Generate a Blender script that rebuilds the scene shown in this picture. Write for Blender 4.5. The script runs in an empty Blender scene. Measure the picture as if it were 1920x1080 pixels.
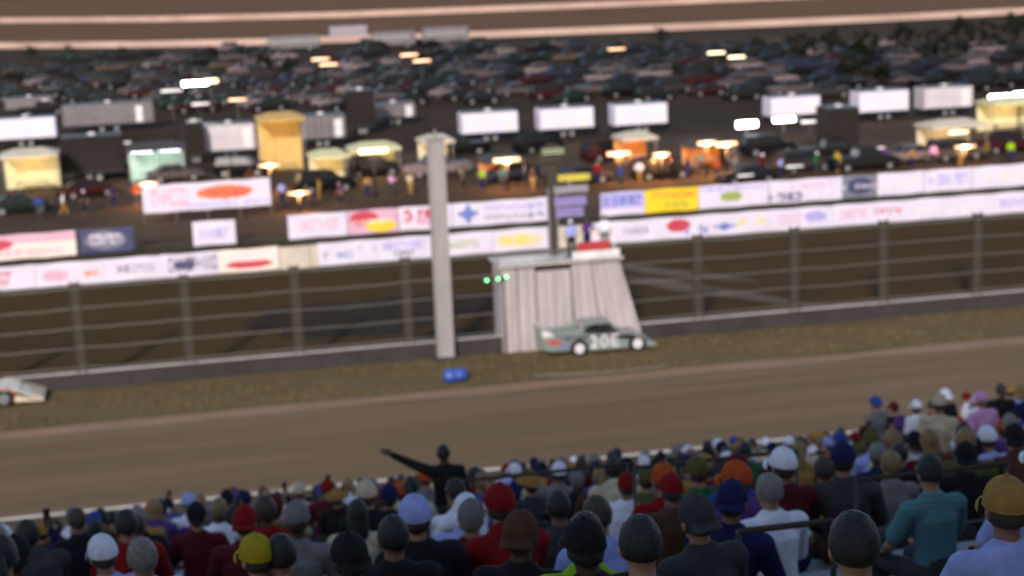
import bpy, math, random
from mathutils import Vector, Matrix
R = random.Random(7)
C = bpy.context.scene.collection
sin, cos, tan, rad, PI = math.sin, math.cos, math.tan, math.radians, math.pi

# ------------------------------------------------------------------ camera
CAM = Vector((0, 0, 18.0)); F = 3090.0
YAW, PITCH, ROLL = rad(11.5), rad(11.63), rad(2.3)
fw = Vector((sin(YAW)*cos(PITCH), cos(YAW)*cos(PITCH), -sin(PITCH)))
r0 = Vector((cos(YAW), -sin(YAW), 0)); u0 = r0.cross(fw)
RT = r0*cos(ROLL) - u0*sin(ROLL); UP = r0*sin(ROLL) + u0*cos(ROLL)
fh = Vector((sin(YAW), cos(YAW), 0))
def ray(x, y): return (fw + RT*((x-960)/F) + UP*((540-y)/F))
def G(x, y, z=0.0):                       # the point of height z that the photo shows at x, y
    d = ray(x, y); t = (z-CAM.z)/d.z; return CAM + d*t
def AD(x, y, dist):                       # the point at horizontal depth dist
    d = ray(x, y); return CAM + d*(dist/d.dot(fh))
def AY(x, y, Y):                          # the point on the plane at Y metres across
    d = ray(x, y); return CAM + d*(Y/d.y)
def PX(p):
    d = Vector(p)-CAM; k = d.dot(fw)
    if k < .1: return (-9999, -9999, k)
    return (960+F*d.dot(RT)/k, 540-F*d.dot(UP)/k, k)

cd = bpy.data.cameras.new("camera"); cam = bpy.data.objects.new("camera", cd); C.objects.link(cam)
cd.lens = F/1920*36; cd.sensor_width = 36; cd.clip_end = 4000; cd.clip_start = .2
m = Matrix((RT, UP, -fw)).transposed().to_4x4(); m.translation = CAM; cam.matrix_world = m
bpy.context.scene.camera = cam
cd.dof.use_dof = True; cd.dof.focus_distance = 5; cd.dof.aperture_fstop = .0579/0.019   # focused too near, as the photo is soft all over

# ------------------------------------------------------------------ materials
def lin(c): return tuple(((v/12.92) if v <= .04045 else ((v+.055)/1.055)**2.4) for v in c)
def mat(name, col, rough=.7, metal=0, var=.0, scale=3.0, col2=None, bump=0.0, stretch=None, detail=5, coat=0, spec=.5):
    m = bpy.data.materials.new(name); m.use_nodes = True; nt = m.node_tree; b = nt.nodes["Principled BSDF"]
    b.inputs["Roughness"].default_value = rough; b.inputs["Metallic"].default_value = metal
    b.inputs["Coat Weight"].default_value = coat; b.inputs["Specular IOR Level"].default_value = spec
    if col2 is None and var: col2 = tuple(max(0, v*(1-var)) for v in col)
    if col2 is None:
        b.inputs["Base Color"].default_value = (*col, 1)
    if col2 is not None or bump:
        tc = nt.nodes.new("ShaderNodeTexCoord"); mp = nt.nodes.new("ShaderNodeMapping")
        nt.links.new(tc.outputs["Object"], mp.inputs[0])
        if stretch: mp.inputs["Scale"].default_value = stretch
        n = nt.nodes.new("ShaderNodeTexNoise"); n.inputs["Scale"].default_value = scale; n.inputs["Detail"].default_value = detail
        n.inputs["Roughness"].default_value = .65
        nt.links.new(mp.outputs[0], n.inputs["Vector"])
        if col2 is not None:
            cr = nt.nodes.new("ShaderNodeValToRGB"); cr.color_ramp.elements[0].position = .33; cr.color_ramp.elements[1].position = .67
            cr.color_ramp.elements[0].color = (*col2, 1); cr.color_ramp.elements[1].color = (*col, 1)
            nt.links.new(n.outputs["Fac"], cr.inputs[0]); nt.links.new(cr.outputs[0], b.inputs["Base Color"])
        if bump:
            bp = nt.nodes.new("ShaderNodeBump"); bp.inputs["Strength"].default_value = bump; bp.inputs["Distance"].default_value = .03
            nt.links.new(n.outputs["Fac"], bp.inputs["Height"]); nt.links.new(bp.outputs[0], b.inputs["Normal"])
    return m
def emit(name, col, s, base=(.8,.8,.8)):
    m = mat(name, base); b = m.node_tree.nodes["Principled BSDF"]
    b.inputs["Emission Color"].default_value = (*col, 1); b.inputs["Emission Strength"].default_value = s
    return m
_fc = {}
def fab(col):                              # cloth / paint by sRGB colour
    k = ('f', col)
    if k not in _fc: _fc[k] = mat("cloth", lin(col), .9, var=.3, scale=9, bump=.3, spec=.15)
    return _fc[k]
def paint(col):
    k = ('p', col)
    if k not in _fc: _fc[k] = mat("car_paint", lin(col), .7, var=.12, scale=1.5, spec=.1)
    return _fc[k]
def vinyl(col):
    k = ('v', col)
    if k not in _fc: _fc[k] = mat("vinyl", lin(col), .55, var=.1, scale=2)
    return _fc[k]
M = dict(
 dirt=mat("packed_clay", (.176,.120,.070), .95, spec=.12, col2=(.112,.076,.043), scale=.45, bump=.4, stretch=(.06,1.2,1), detail=9),
 dirt2=mat("dark_clay", (.068,.041,.018), .95, spec=.03, col2=(.046,.028,.013), scale=.12, bump=.3, stretch=(.3,1,1), detail=8),
 edge=mat("orange_clay", (.26,.150,.085), .95, col2=(.17,.105,.062), scale=.8, bump=.5, stretch=(.3,1,1), detail=8),
 grass=mat("dry_grass", (.140,.101,.050), .95, spec=.05, col2=(.108,.081,.040), scale=.3, bump=.6, stretch=(.35,1,1), detail=9),
 grass2=mat("dark_grass", (.065,.055,.030), .95, spec=.1, col2=(.030,.028,.015), scale=.4, bump=.6, detail=9),
 pit=mat("pit_ground", (.085,.052,.028), .95, spec=.1, col2=(.038,.026,.018), scale=.09, bump=.5, detail=9),
 ground=mat("field_ground", (.054,.037,.026), .95, spec=.03, col2=(.030,.021,.015), scale=.05, bump=.4, detail=9),
 far=mat("red_clay", (.150,.078,.044), .95, spec=.03, col2=(.105,.055,.031), scale=.03, bump=.3, stretch=(.4,1.6,1), detail=8),
 blade=mat("grass_blade", (.150,.112,.056), .9, spec=.1, col2=(.118,.092,.045), scale=.6),
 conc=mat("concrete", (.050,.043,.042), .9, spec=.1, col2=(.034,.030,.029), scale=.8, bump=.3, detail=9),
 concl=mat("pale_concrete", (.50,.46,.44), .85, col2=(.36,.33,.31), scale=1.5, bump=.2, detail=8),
 cream=mat("cream_wall", (.55,.47,.38), .8, col2=(.42,.36,.29), scale=.9, bump=.2, detail=8),
 pink=mat("pink_wall", (.48,.33,.27), .9, col2=(.33,.22,.18), scale=.06, bump=.2, detail=8),
 post=mat("weathered_post", (.060,.050,.040), .9, spec=.1, col2=(.050,.042,.034), scale=3, bump=.2),
 wire=mat("steel_cable", (.24,.21,.19), .5, metal=.3),
 steel=mat("galvanised_steel", (.30,.29,.29), .5, metal=.4, var=.3, scale=5),
 dsteel=mat("dark_steel", (.035,.033,.034), .45, metal=.3, var=.3, scale=5),
 white=mat("white_sheet", (.42,.37,.365), .8, spec=.2, col2=(.31,.27,.27), scale=1.1, stretch=(2,2,.35), detail=7),
 polew=mat("grey_white_paint", (.31,.275,.27), .7, col2=(.24,.215,.21), scale=1.5, stretch=(1,1,.3), detail=8),
 wpaint=mat("white_paint", (.72,.69,.69), .5, col2=(.55,.52,.52), scale=1.4, detail=7),
 alu=mat("bench_aluminium", (.24,.24,.25), .45, metal=.3, var=.25, scale=6),
 black=mat("black_rubber", (.012,.012,.013), .8, var=.3, scale=6),
 glass=mat("dark_glass", (.010,.010,.010), .3, spec=.2),
 skin=mat("skin", (.36,.20,.14), .6, col2=(.29,.15,.10), scale=7),
 skin2=mat("tanned_skin", (.24,.125,.08), .6, col2=(.18,.09,.06), scale=7),
 skin3=mat("dark_skin", (.07,.038,.026), .6, var=.3, scale=7),
 eye=mat("eye", (.02,.016,.014), .2),
 lip=mat("lip", (.22,.07,.06), .5),
 bark=mat("bark", (.06,.045,.035), .95, var=.5, scale=4, bump=.6),
 leaf=mat("leaf", (.022,.024,.015), .9, spec=.1, col2=(.009,.010,.007), scale=.5),
 lwhite=emit("white_lamp", (1,.93,1), 30), lhot=emit("bright_lamp", (1,.95,1), 45), lorange=emit("orange_lamp", (1,.42,.12), 2.4),
 lyellow=emit("yellow_lamp", (1,.74,.32), 3.2), ldim=emit("dim_lamp", (1,.86,.80), .75), lgreen=emit("green_lamp", (.08,1,.25), 4),
 lamb=emit("amber_lamp", (1,.52,.12), 1.8),
)
HAIR = {n: mat("hair", lin(c), .6, var=.5, scale=30, bump=.5) for n, c in
        dict(black=(.09,.08,.08), brown=(.24,.17,.13), blonde=(.55,.43,.28), grey=(.5,.48,.46)).items()}

# ------------------------------------------------------------------ mesh helper
class MB:
    def __init__(s): s.v = []; s.f = []; s.mi = []; s.ms = []; s.sm = []
    def slot(s, m):
        if m not in s.ms: s.ms.append(m)
        return s.ms.index(m)
    def add(s, vs, fs, m=None, smooth=False):
        b = len(s.v); s.v += [tuple(p) for p in vs]; k = s.slot(m) if m else 0
        for f in fs: s.f.append(tuple(b+i for i in f)); s.mi.append(k); s.sm.append(smooth)
    def box(s, c, d, m=None, rz=0, top=None):
        hx, hy, hz = d[0]/2, d[1]/2, d[2]/2; tx, ty = (hx, hy) if top is None else (top[0]/2, top[1]/2)
        p = []
        for z, x_, y_ in ((-hz,hx,hy),(hz,tx,ty)):
            for sx, sy in ((-1,-1),(1,-1),(1,1),(-1,1)):
                x, y = sx*x_, sy*y_; p.append((c[0]+x*cos(rz)-y*sin(rz), c[1]+x*sin(rz)+y*cos(rz), c[2]+z))
        s.add(p, [(3,2,1,0),(4,5,6,7),(0,1,5,4),(1,2,6,5),(2,3,7,6),(3,0,4,7)], m); return s
    def tube(s, pts, rads, m=None, n=10, flat=None, caps=True, smooth=True):
        """tapered tube; flat=(axis, factor) squashes the section along an axis"""
        pts = [Vector(p) for p in pts]
        if not isinstance(rads, (list, tuple)): rads = [rads]*len(pts)
        P, Q = [], []
        def tg(i):
            a = pts[max(0, i-1)]; b = pts[min(len(pts)-1, i+1)]; return (b-a).normalized()
        if caps == 'round':
            for t in (.0, .5, .8, .95):
                P.append(pts[0]-tg(0)*rads[0]*cos(math.asin(min(1, t)))*1.0); Q.append(max(rads[0]*t, .001))
        for p, r in zip(pts, rads): P.append(p); Q.append(r)
        if caps == 'round':
            for t in (.95, .8, .5, .0):
                P.append(pts[-1]+tg(len(pts)-1)*rads[-1]*cos(math.asin(min(1, t)))); Q.append(max(rads[-1]*t, .001))
        base = []; x = None; N = len(P)
        for i in range(N):
            t = (P[min(N-1, i+1)]-P[max(0, i-1)]).normalized()
            if x is None:
                x = Vector((1,0,0)) if abs(t.x) < .9 else Vector((0,1,0))
            x = (x-t*x.dot(t)).normalized(); y = t.cross(x)
            for k in range(n):
                a = 2*PI*k/n; d = (x*cos(a)+y*sin(a))*Q[i]
                if flat: d[flat[0]] *= flat[1]
                base.append(P[i]+d)
        fs = [(i*n+k, i*n+(k+1)%n, (i+1)*n+(k+1)%n, (i+1)*n+k) for i in range(N-1) for k in range(n)]
        fs += [tuple(range(n))[::-1], tuple(range((N-1)*n, N*n))]
        s.add(base, fs, m, smooth); return s
    def ball(s, c, r, m=None, nu=16, nv=12, fn=None, vmin=0, vmax=1):
        vs = []; r = r if isinstance(r, (tuple, list)) else (r, r, r)
        for j in range(nv+1):
            th = PI*(vmin+(vmax-vmin)*j/nv)
            for i in range(nu):
                a = 2*PI*i/nu; p = Vector((sin(th)*cos(a), sin(th)*sin(a), cos(th)))
                if fn: p = fn(p)
                vs.append((c[0]+p.x*r[0], c[1]+p.y*r[1], c[2]+p.z*r[2]))
        fs = [(j*nu+i, (j+1)*nu+i, (j+1)*nu+(i+1)%nu, j*nu+(i+1)%nu) for j in range(nv) for i in range(nu)]
        s.add(vs, fs, m, True); return s
    def prism(s, prof, y0, y1, m=None):           # xz outline extruded along y
        n = len(prof)
        vs = [(x, y0, z) for x, z in prof]+[(x, y1, z) for x, z in prof]
        s.add(vs, [tuple(range(n)), tuple(range(n, 2*n))[::-1]]+[(i, i+n, (i+1)%n+n, (i+1)%n) for i in range(n)], m); return s
    def quad(s, a, b, c, d, m=None): s.add([a,b,c,d], [(0,1,2,3)], m); return s
    def mesh(s, name, mats=None):
        me = bpy.data.meshes.new(name); me.from_pydata(s.v, [], s.f)
        for m_ in (s.ms or mats or []): me.materials.append(m_)
        if s.ms: me.polygons.foreach_set("material_index", s.mi)
        me.polygons.foreach_set("use_smooth", s.sm); me.update(); me.validate(); return me
    def build(s, name, m=None, parent=None, loc=None, rz=0, weighted=False):
        return link(name, s.mesh(name, [m] if m else None), parent, loc, rz)
def link(name, me, parent=None, loc=None, rz=0):
    o = bpy.data.objects.new(name, me); C.objects.link(o)
    if parent: o.parent = parent
    if loc is not None: o.location = loc
    if rz: o.rotation_euler.z = rz
    return o
def fixn(o):
    import bmesh
    b = bmesh.new(); b.from_mesh(o.data if hasattr(o, 'data') else o); bmesh.ops.recalc_face_normals(b, faces=b.faces); b.to_mesh(o.data if hasattr(o, 'data') else o); b.free(); return o
def empty(name, loc=(0,0,0), rz=0):
    o = bpy.data.objects.new(name, None); C.objects.link(o); o.location = loc; o.rotation_euler.z = rz; return o
def tag(o, label=None, cat=None, group=None, kind=None):
    for k, v in (('label', label), ('category', cat), ('group', group), ('kind', kind)):
        if v: o[k] = v
    return o
def copy_tree(o, parent=None):
    c = o.copy(); C.objects.link(c); c.parent = parent
    for ch in list(o.children): copy_tree(ch, c)
    return c
def kill(o):
    for ch in list(o.children): kill(ch)
    bpy.data.objects.remove(o)
ORD = ['first','second','third','fourth','fifth','sixth','seventh','eighth','ninth','tenth','eleventh','twelfth','thirteenth','fourteenth','fifteenth','sixteenth','seventeenth','eighteenth','nineteenth','twentieth']
def ordn(i):
    if i < 20: return ORD[i]
    n = i+1; return {20:'twenty',30:'thirty',40:'forty',50:'fifty'}[n//10*10]+('' if n % 10 == 0 else '-'+ORD[n%10-1]) if n % 10 else {20:'twentieth',30:'thirtieth',40:'fortieth',50:'fiftieth'}[n]
NUM = ['zero','one','two','three','four','five','six','seven','eight','nine','ten','eleven','twelve','thirteen','fourteen','fifteen','sixteen','seventeen','eighteen','nineteen','twenty']
def numw(n):
    if n <= 20: return NUM[n]
    return {2:'twenty',3:'thirty',4:'forty',5:'fifty'}[n//10]+('-'+NUM[n%10] if n%10 else '')

# ------------------------------------------------------------------ ground sheets
def sheet(name, pts, z, m, kind='structure', seg=1):
    b = MB(); b.add([(p[0], p[1], z) for p in pts], [tuple(range(len(pts)))], m)
    return tag(b.build(name), kind=kind)
def band(name, y0, y1, z, m, x0=-160, x1=260, jag=0):
    n = 120; b = MB(); vs = []
    for i in range(n+1):
        x = x0+(x1-x0)*i/n
        vs += [(x, y0+(R.uniform(-jag, jag)), z), (x, y1+R.uniform(-jag, jag), z)]
    b.add(vs, [(2*i, 2*i+2, 2*i+3, 2*i+1) for i in range(n)], m); return tag(b.build(name), kind='structure')
sheet('ground', [(-3000,-300),(3000,-300),(3000,3500),(-3000,3500)], 0, M['ground'])
band('race_track', 51.0, 67.0, .010, M['dirt'])
band('track_edge', 64.9, 66.6, .016, M['edge'], jag=.25)
band('grass_verge', 65.9, 72.0, .022, M['grass'], jag=.18)
band('infield_track', 71.9, 95.0, .012, M['dirt2'])
band('grass_strip', 94.6, 108, .018, M['grass2'], jag=.3)
band('pit_road', 108, 150, .012, M['pit'], jag=.4)
# dark patches and lighter rut on the infield, far clay
def blob(name, cx, cy, rx, ry, z, m, rz=0):
    b = MB(); n = 40; vs = []
    for i in range(n):
        a = 2*PI*i/n; q = 1+.12*sin(3*a+1)+.08*sin(7*a)
        x, y = rx*q*cos(a), ry*q*sin(a); vs.append((cx+x*cos(rz)-y*sin(rz), cy+x*sin(rz)+y*cos(rz), z))
    b.add(vs, [tuple(range(n))], m); return tag(b.build(name), kind='structure')
M['darker'] = mat("darker_clay", (.024,.018,.013), .95, spec=.05, col2=(.036,.026,.018), scale=.6, detail=8)
M['rut'] = mat("dry_rut", (.095,.055,.030), .95, col2=(.06,.038,.022), scale=.6, detail=8)
p = G(700, 590); blob('dark_patch', p.x, p.y, 6.5, 4.2, .020, M['darker'], .2)
p = G(890, 628); blob('dark_patch', p.x, p.y, 3.2, 1.6, .021, M['darker'], .0)
p = G(1330, 545); blob('dry_rut', p.x, p.y, 6.5, .9, .020, M['rut'], -1.0)
p = G(1250, 510); blob('dry_rut', p.x, p.y, 5, .8, .021, M['rut'], -.9)

# far brown clay with two pale walls that bend with the back stretch
def poly(pts, z=0): return [G(x, y, z) for x, y in pts]
lowW = poly([(-500,90),(0,91),(260,89),(500,84),(870,72),(1130,62),(1380,52),(1660,40),(1900,27),(2500,0)])
upW = poly([(-500,48),(0,43),(300,41),(640,33),(900,23),(1200,11),(1500,-2),(2100,-28)])
far = [(p.x, p.y) for p in lowW]+[(900, 1500), (-900, 1500)]
b = MB(); vs = [(p.x, p.y, .05) for p in lowW]+[(p.x*2.6, p.y*2.6, .05) for p in lowW]; n = len(lowW)
b.add(vs, [(i, i+1, i+1+n, i+n) for i in range(n-1)], M['far']); tag(b.build('clay_field'), kind='structure')
def wall_line(name, pts, h, t, m, label, cat):
    b = MB()
    for i in range(len(pts)-1):
        a, c = pts[i], pts[i+1]; d = (c-a); L = Vector((d.x, d.y, 0)).length; k = int(L/6)+1
        for j in range(k):
            q = a+d*((j+.5)/k); b.box((q.x, q.y, h/2), (L/k-.04, t, h), m, math.atan2(d.y, d.x))
    return tag(b.build(name), label, cat)
wall_line('boundary_wall', lowW, 1.35, .5, M['pink'], 'long pale pink wall behind the parked cars, nearer of the two far walls', 'wall')
wall_line('boundary_wall', upW, 1.7, .5, M['pink'], 'pale pink wall across the clay at the top edge, farther of the two', 'wall')

# ------------------------------------------------------------------ grandstand, walls
RISE, PIT, Z0 = .285, .9, 6.95
YF = 30.0
def tread(k): return (YF-PIT*k, Z0+RISE*k)
b = MB(); nx = (-40, 60)
K = 38
vs = []; 
for k in range(K):
    y, z = tread(k)
    ya, yb = y+.45, y-.45
    vs += [(nx[0], ya, z), (nx[1], ya, z), (nx[0], yb, z), (nx[1], yb, z)]
vs += [(nx[0], YF+.45, 0), (nx[1], YF+.45, 0)]
fs = [(4*K, 4*K+1, 1, 0)]
for k in range(K):
    fs.append((4*k, 4*k+1, 4*k+3, 4*k+2))
    if k: fs.append((4*k-2, 4*k-1, 4*k+1, 4*k))
b.add(vs, fs, mat("stand_concrete", (.10,.095,.095), .9, col2=(.065,.06,.06), scale=1.3, detail=8, bump=.2))
tag(b.build('grandstand_terrace'), kind='structure')
bench = MB()
for k in range(0, K):
    y, z = tread(k); bench.box((10, y-.12, z+.43), (99, .26, .04), M['alu'])
    for x in range(-38, 60, 3): bench.box((x, y-.12, z+.205), (.05, .2, .41), M['dsteel'])
bo = bench.build('bench_rows'); tag(bo, 'rows of grey aluminium bleacher benches under the crowd', 'bleachers', kind='stuff')
# unseen roof, added to throw the shade in which the crowd sits
rf = MB(); rf.box((10, -11.0, 25.2), (160, 14.0, .4), M['steel']); 
for x in range(-50, 75, 12): rf.box((x, -14, 12.4), (.4, .4, 25.1), M['dsteel'])
tag(rf.build('shade_roof'), 'unseen steel roof added above the back rows to shade the crowd', 'roof')
WY = 51.6
w = MB(); 
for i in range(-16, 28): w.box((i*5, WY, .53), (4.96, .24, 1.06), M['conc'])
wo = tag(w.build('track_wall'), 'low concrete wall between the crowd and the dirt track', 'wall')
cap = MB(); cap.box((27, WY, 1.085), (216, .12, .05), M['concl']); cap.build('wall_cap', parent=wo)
IY = 71.75
w = MB()
for i in range(-18, 32): w.box((i*5, IY, .37), (4.97, .30, .74), M['conc'])
iw = tag(w.build('inner_wall'), 'low grey concrete wall along the grass under the catch fence', 'wall')
c_ = MB(); c_.box((32, IY, .765), (250, .14, .05), M['concl']); c_.build('wall_cap', parent=iw)
c_ = MB(); c_.box((32, IY-.22, .04), (250, .06, .04), M['post']); c_.build('footing', parent=iw)
# catch fence cables: one thing with posts as parts
cf = tag(empty('catch_fence', (0, IY, 0)), 'tall catch fence of steel cables and posts on the inner concrete wall', 'fence')
xs_post = []
for x in (-60, -265, 145, 350, 557, 765, 1310, 1490, 1655, 1830, 1990):
    xs_post.append(AY(x, 600, IY).x)
for x in xs_post:
    b = MB(); b.box((0, 0, 0), (.28, .12, 3.85), M['post']); b.box((-.19, 0, 0), (.05, .26, 3.95), M['post']); b.box((.19, 0, 0), (.05, .26, 3.95), M['post'])
    b.build('post', parent=cf, loc=(x, .0, .79+1.975))
hs = [1.0, 1.88, 2.75, 3.62, 4.5]
xs_post.sort(); xa = [-60]+xs_post+[120]
fsx0, fsx1 = AY(945, 600, IY).x, AY(1205, 600, IY).x
for h in hs:
    b = MB()
    pts = []
    for i in range(len(xa)-1):
        for j in range(8):
            t = j/8; x = xa[i]+(xa[i+1]-xa[i])*t
            pts.append((x, -.10, h-(.03+.03*sin(i*2.3+h))*4*t*(1-t)+.012*sin(x*3+h)))
    b.tube(pts, .017, M['wire'], n=5); b.build('cable', parent=cf)

# ------------------------------------------------------------------ light tower pole
def pole_tower():
    q = G(834, 672); t = tag(empty('tower_pole', (q.x, IY-.55, 0)), 'tall pale square pole on the grass verge left of the flag stand', 'pole')
    h = 9.9
    b = MB(); b.box((0, 0, h/2), (.66, .30, h), M['polew']); b.box((-.33, 0, h/2), (.08, .44, h+.02), M['polew']); b.box((.33, 0, h/2), (.08, .44, h+.02), M['polew'])
    b.build('shaft', parent=t)
    b = MB(); b.box((0, 0, .08), (.95, .7, .16), M['conc']); b.build('base', parent=t)
    b = MB(); b.box((0, 0, h+.06), (.8, .5, .08), M['polew']); b.tube([(0,0,h+.1),(0,0,h+.5)], .05, M['steel'], 8); b.build('pole_cap', parent=t)
    return t
pole_tower()

# ------------------------------------------------------------------ bodies
def limb(b, pts, rads, n=12, flat=None): b.tube(pts, rads, None, n, flat, caps='round')
def head_geo(b, c, tilt=0):
    def fn(p):
        q = p.copy()
        if q.z < 0: q.x *= 1+.28*q.z; q.y = q.y*(1+.12*q.z)+.02
        if q.y < 0: q.y *= 1.06
        q.y = q.y*(1 if q.y < 0 else .92)
        return q
    b.ball(c, (.078, .098, .120), None, 20, 16, fn)
    b.tube([(c[0], c[1]+.085, c[2]+.02), (c[0], c[1]+.112, c[2]-.025)], [.009, .017], None, 8, caps='round')      # nose
    b.tube([(c[0]-.02, c[1]+.084, c[2]-.062), (c[0]+.02, c[1]+.084, c[2]-.062)], .010, None, 8, caps='round')     # lips
    b.tube([(c[0]-.045, c[1]+.074, c[2]+.028), (c[0]+.045, c[1]+.074, c[2]+.028)], .013, None, 8, caps='round')    # brow
    b.ball((c[0], c[1]+.070, c[2]-.098), .024, None, 10, 8)
    for s in (-1, 1):
        b.ball((c[0]+s*.079, c[1]-.004, c[2]-.008), (.012, .021, .033), None, 8, 8)
def hand_geo(b, w, d, side, curl=.35):
    """palm from wrist w along d; side: thumb direction"""
    w = Vector(w); d = Vector(d).normalized(); s = Vector(side); s = (s-d*s.dot(d)).normalized(); nrm = d.cross(s)
    for k in range(4):
        o = (k-1.5)*.019
        limb(b, [w+s*o*.55, w+d*.085+s*o], [.0145, .0125], 8)
        p = w+d*.088+s*o; L = (.066, .078, .072, .056)[3-k]; q = p
        pts = [p]; dd = d.copy()
        for j, f in enumerate((.45, .32, .23)):
            dd = (dd+nrm*curl*(.55+.4*j)).normalized(); q = q+dd*L*f; pts.append(q)
        limb(b, pts, [.0096, .009, .008, .007], 8)
    p = w+s*.018+d*.02; limb(b, [p, p+(s*.8+d*.6).normalized()*.04, p+(s*.45+d*.9+nrm*.3).normalized()*.078], [.0135, .0105, .0085], 8)
POSES = {}
def pose(name, hip, chest, neck, head, arms, legs):
    POSES[name] = dict(hip=Vector(hip), chest=Vector(chest), neck=Vector(neck), head=Vector(head), arms=arms, legs=legs)
# arms: (shoulder, elbow, wrist, hand direction, thumb direction) left(-x) then right
SS = .19
pose('seated', (0,-.12,.55), (0,-.10,.90), (0,-.08,1.05), (0,-.05,1.20),
     [((-SS,-.09,.97), (-.27,.02,.72), (-.17,.24,.60), (.05,.9,-.25), (1,0,0)), ((SS,-.09,.97), (.27,.02,.72), (.17,.24,.60), (-.05,.9,-.25), (-1,0,0))],
     [((-.10,-.12,.52), (-.14,.34,.50), (-.14,.31,.09), (-.16,.47,.04)), ((.10,-.12,.52), (.14,.34,.50), (.14,.31,.09), (.16,.47,.04))])
pose('leaning', (0,-.12,.55), (0,.06,.87), (0,.15,1.0), (0,.21,1.13),
     [((-SS,.08,.93), (-.24,.26,.62), (-.08,.46,.60), (.5,.7,.1), (0,.2,1)), ((SS,.08,.93), (.24,.26,.62), (.08,.46,.62), (-.5,.7,.1), (0,.2,1))],
     [((-.10,-.12,.52), (-.16,.34,.50), (-.15,.28,.09), (-.17,.44,.04)), ((.10,-.12,.52), (.16,.34,.50), (.15,.28,.09), (.17,.44,.04))])
pose('filming', (0,-.12,.55), (0,-.10,.90), (0,-.08,1.05), (0,-.04,1.20),
     [((-SS,-.09,.97), (-.27,.02,.72), (-.17,.24,.60), (.05,.9,-.25), (1,0,0)), ((SS,-.09,.97), (.28,.12,.90), (.18,.24,1.14), (-.15,.25,1), (-1,0,0))],
     [((-.10,-.12,.52), (-.14,.34,.50), (-.14,.31,.09), (-.16,.47,.04)), ((.10,-.12,.52), (.14,.34,.50), (.14,.31,.09), (.16,.47,.04))])
LG = [((-.10,0,.90), (-.12,.03,.50), (-.13,-.01,.09), (-.15,.14,.04)), ((.10,0,.90), (.12,.03,.50), (.13,-.01,.09), (.15,.14,.04))]
pose('standing', (0,0,.96), (0,-.01,1.32), (0,.0,1.47), (0,.03,1.63),
     [((-SS,-.01,1.40), (-.26,-.04,1.12), (-.27,.06,.88), (0,.25,-1), (.4,1,0)), ((SS,-.01,1.40), (.26,-.04,1.12), (.27,.06,.88), (0,.25,-1), (-.4,1,0))], LG)
pose('akimbo', (0,0,.96), (0,-.01,1.32), (0,.0,1.47), (0,.03,1.63),
     [((-SS,-.01,1.40), (-.38,-.12,1.16), (-.20,.03,1.02), (.4,.8,-.4), (0,0,1)), ((SS,-.01,1.40), (.38,-.12,1.16), (.20,.03,1.02), (-.4,.8,-.4), (0,0,1))], LG)
pose('pointing', (0,0,.96), (0,-.01,1.32), (0,.0,1.47), (-.01,.03,1.63),
     [((-SS,-.01,1.42), (-.44,.08,1.53), (-.68,.14,1.66), (-1,.1,.5), (0,.3,1)), ((SS,-.01,1.40), (.26,-.04,1.12), (.27,.06,.88), (0,.25,-1), (-.4,1,0))], LG)
pose('walking', (0,0,.94), (0,.03,1.31), (0,.05,1.46), (0,.09,1.62),
     [((-SS,.02,1.39), (-.25,-.12,1.14), (-.24,-.06,.90), (0,.4,-1), (.4,1,0)), ((SS,.02,1.39), (.25,.10,1.13), (.22,.30,.97), (0,.9,-.5), (-1,0,.4))],
     [((-.09,0,.89), (-.10,.16,.52), (-.10,.24,.09), (-.11,.39,.05)), ((.09,0,.89), (.10,-.03,.50), (.11,-.26,.13), (.12,-.14,.05))])
dg = None
def remeshed(b, name, vox, dec=None, smooth=1):
    me = b.mesh(name); o = bpy.data.objects.new(name, me); C.objects.link(o)
    r = o.modifiers.new('r', 'REMESH'); r.mode = 'VOXEL'; r.voxel_size = vox; r.use_smooth_shade = True
    s = o.modifiers.new('s', 'SMOOTH'); s.factor = .5; s.iterations = smooth
    if dec: d = o.modifiers.new('d', 'DECIMATE'); d.ratio = dec
    dgr = bpy.context.evaluated_depsgraph_get(); dgr.update()
    out = bpy.data.meshes.new_from_object(o.evaluated_get(dgr)); out.name = name
    out.polygons.foreach_set("use_smooth", [True]*len(out.polygons))
    bpy.data.objects.remove(o); return out
BODY, SHIRT, TROU = {}, {}, {}
def torso(b, P, g=0.0, full=True):
    h, c, n = P['hip'], P['chest'], P['neck']
    w = h.lerp(c, .5)
    limb(b, [h+Vector((0,0,-.02)), h.lerp(c, .25), w, c, c.lerp(n, .45)], [.148+g, .142+g, .14+g, .165+g, .12+g], 18, (1, .70))
    limb(b, [P['arms'][0][0], P['arms'][1][0]], [.062+g, .062+g], 12)
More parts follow.
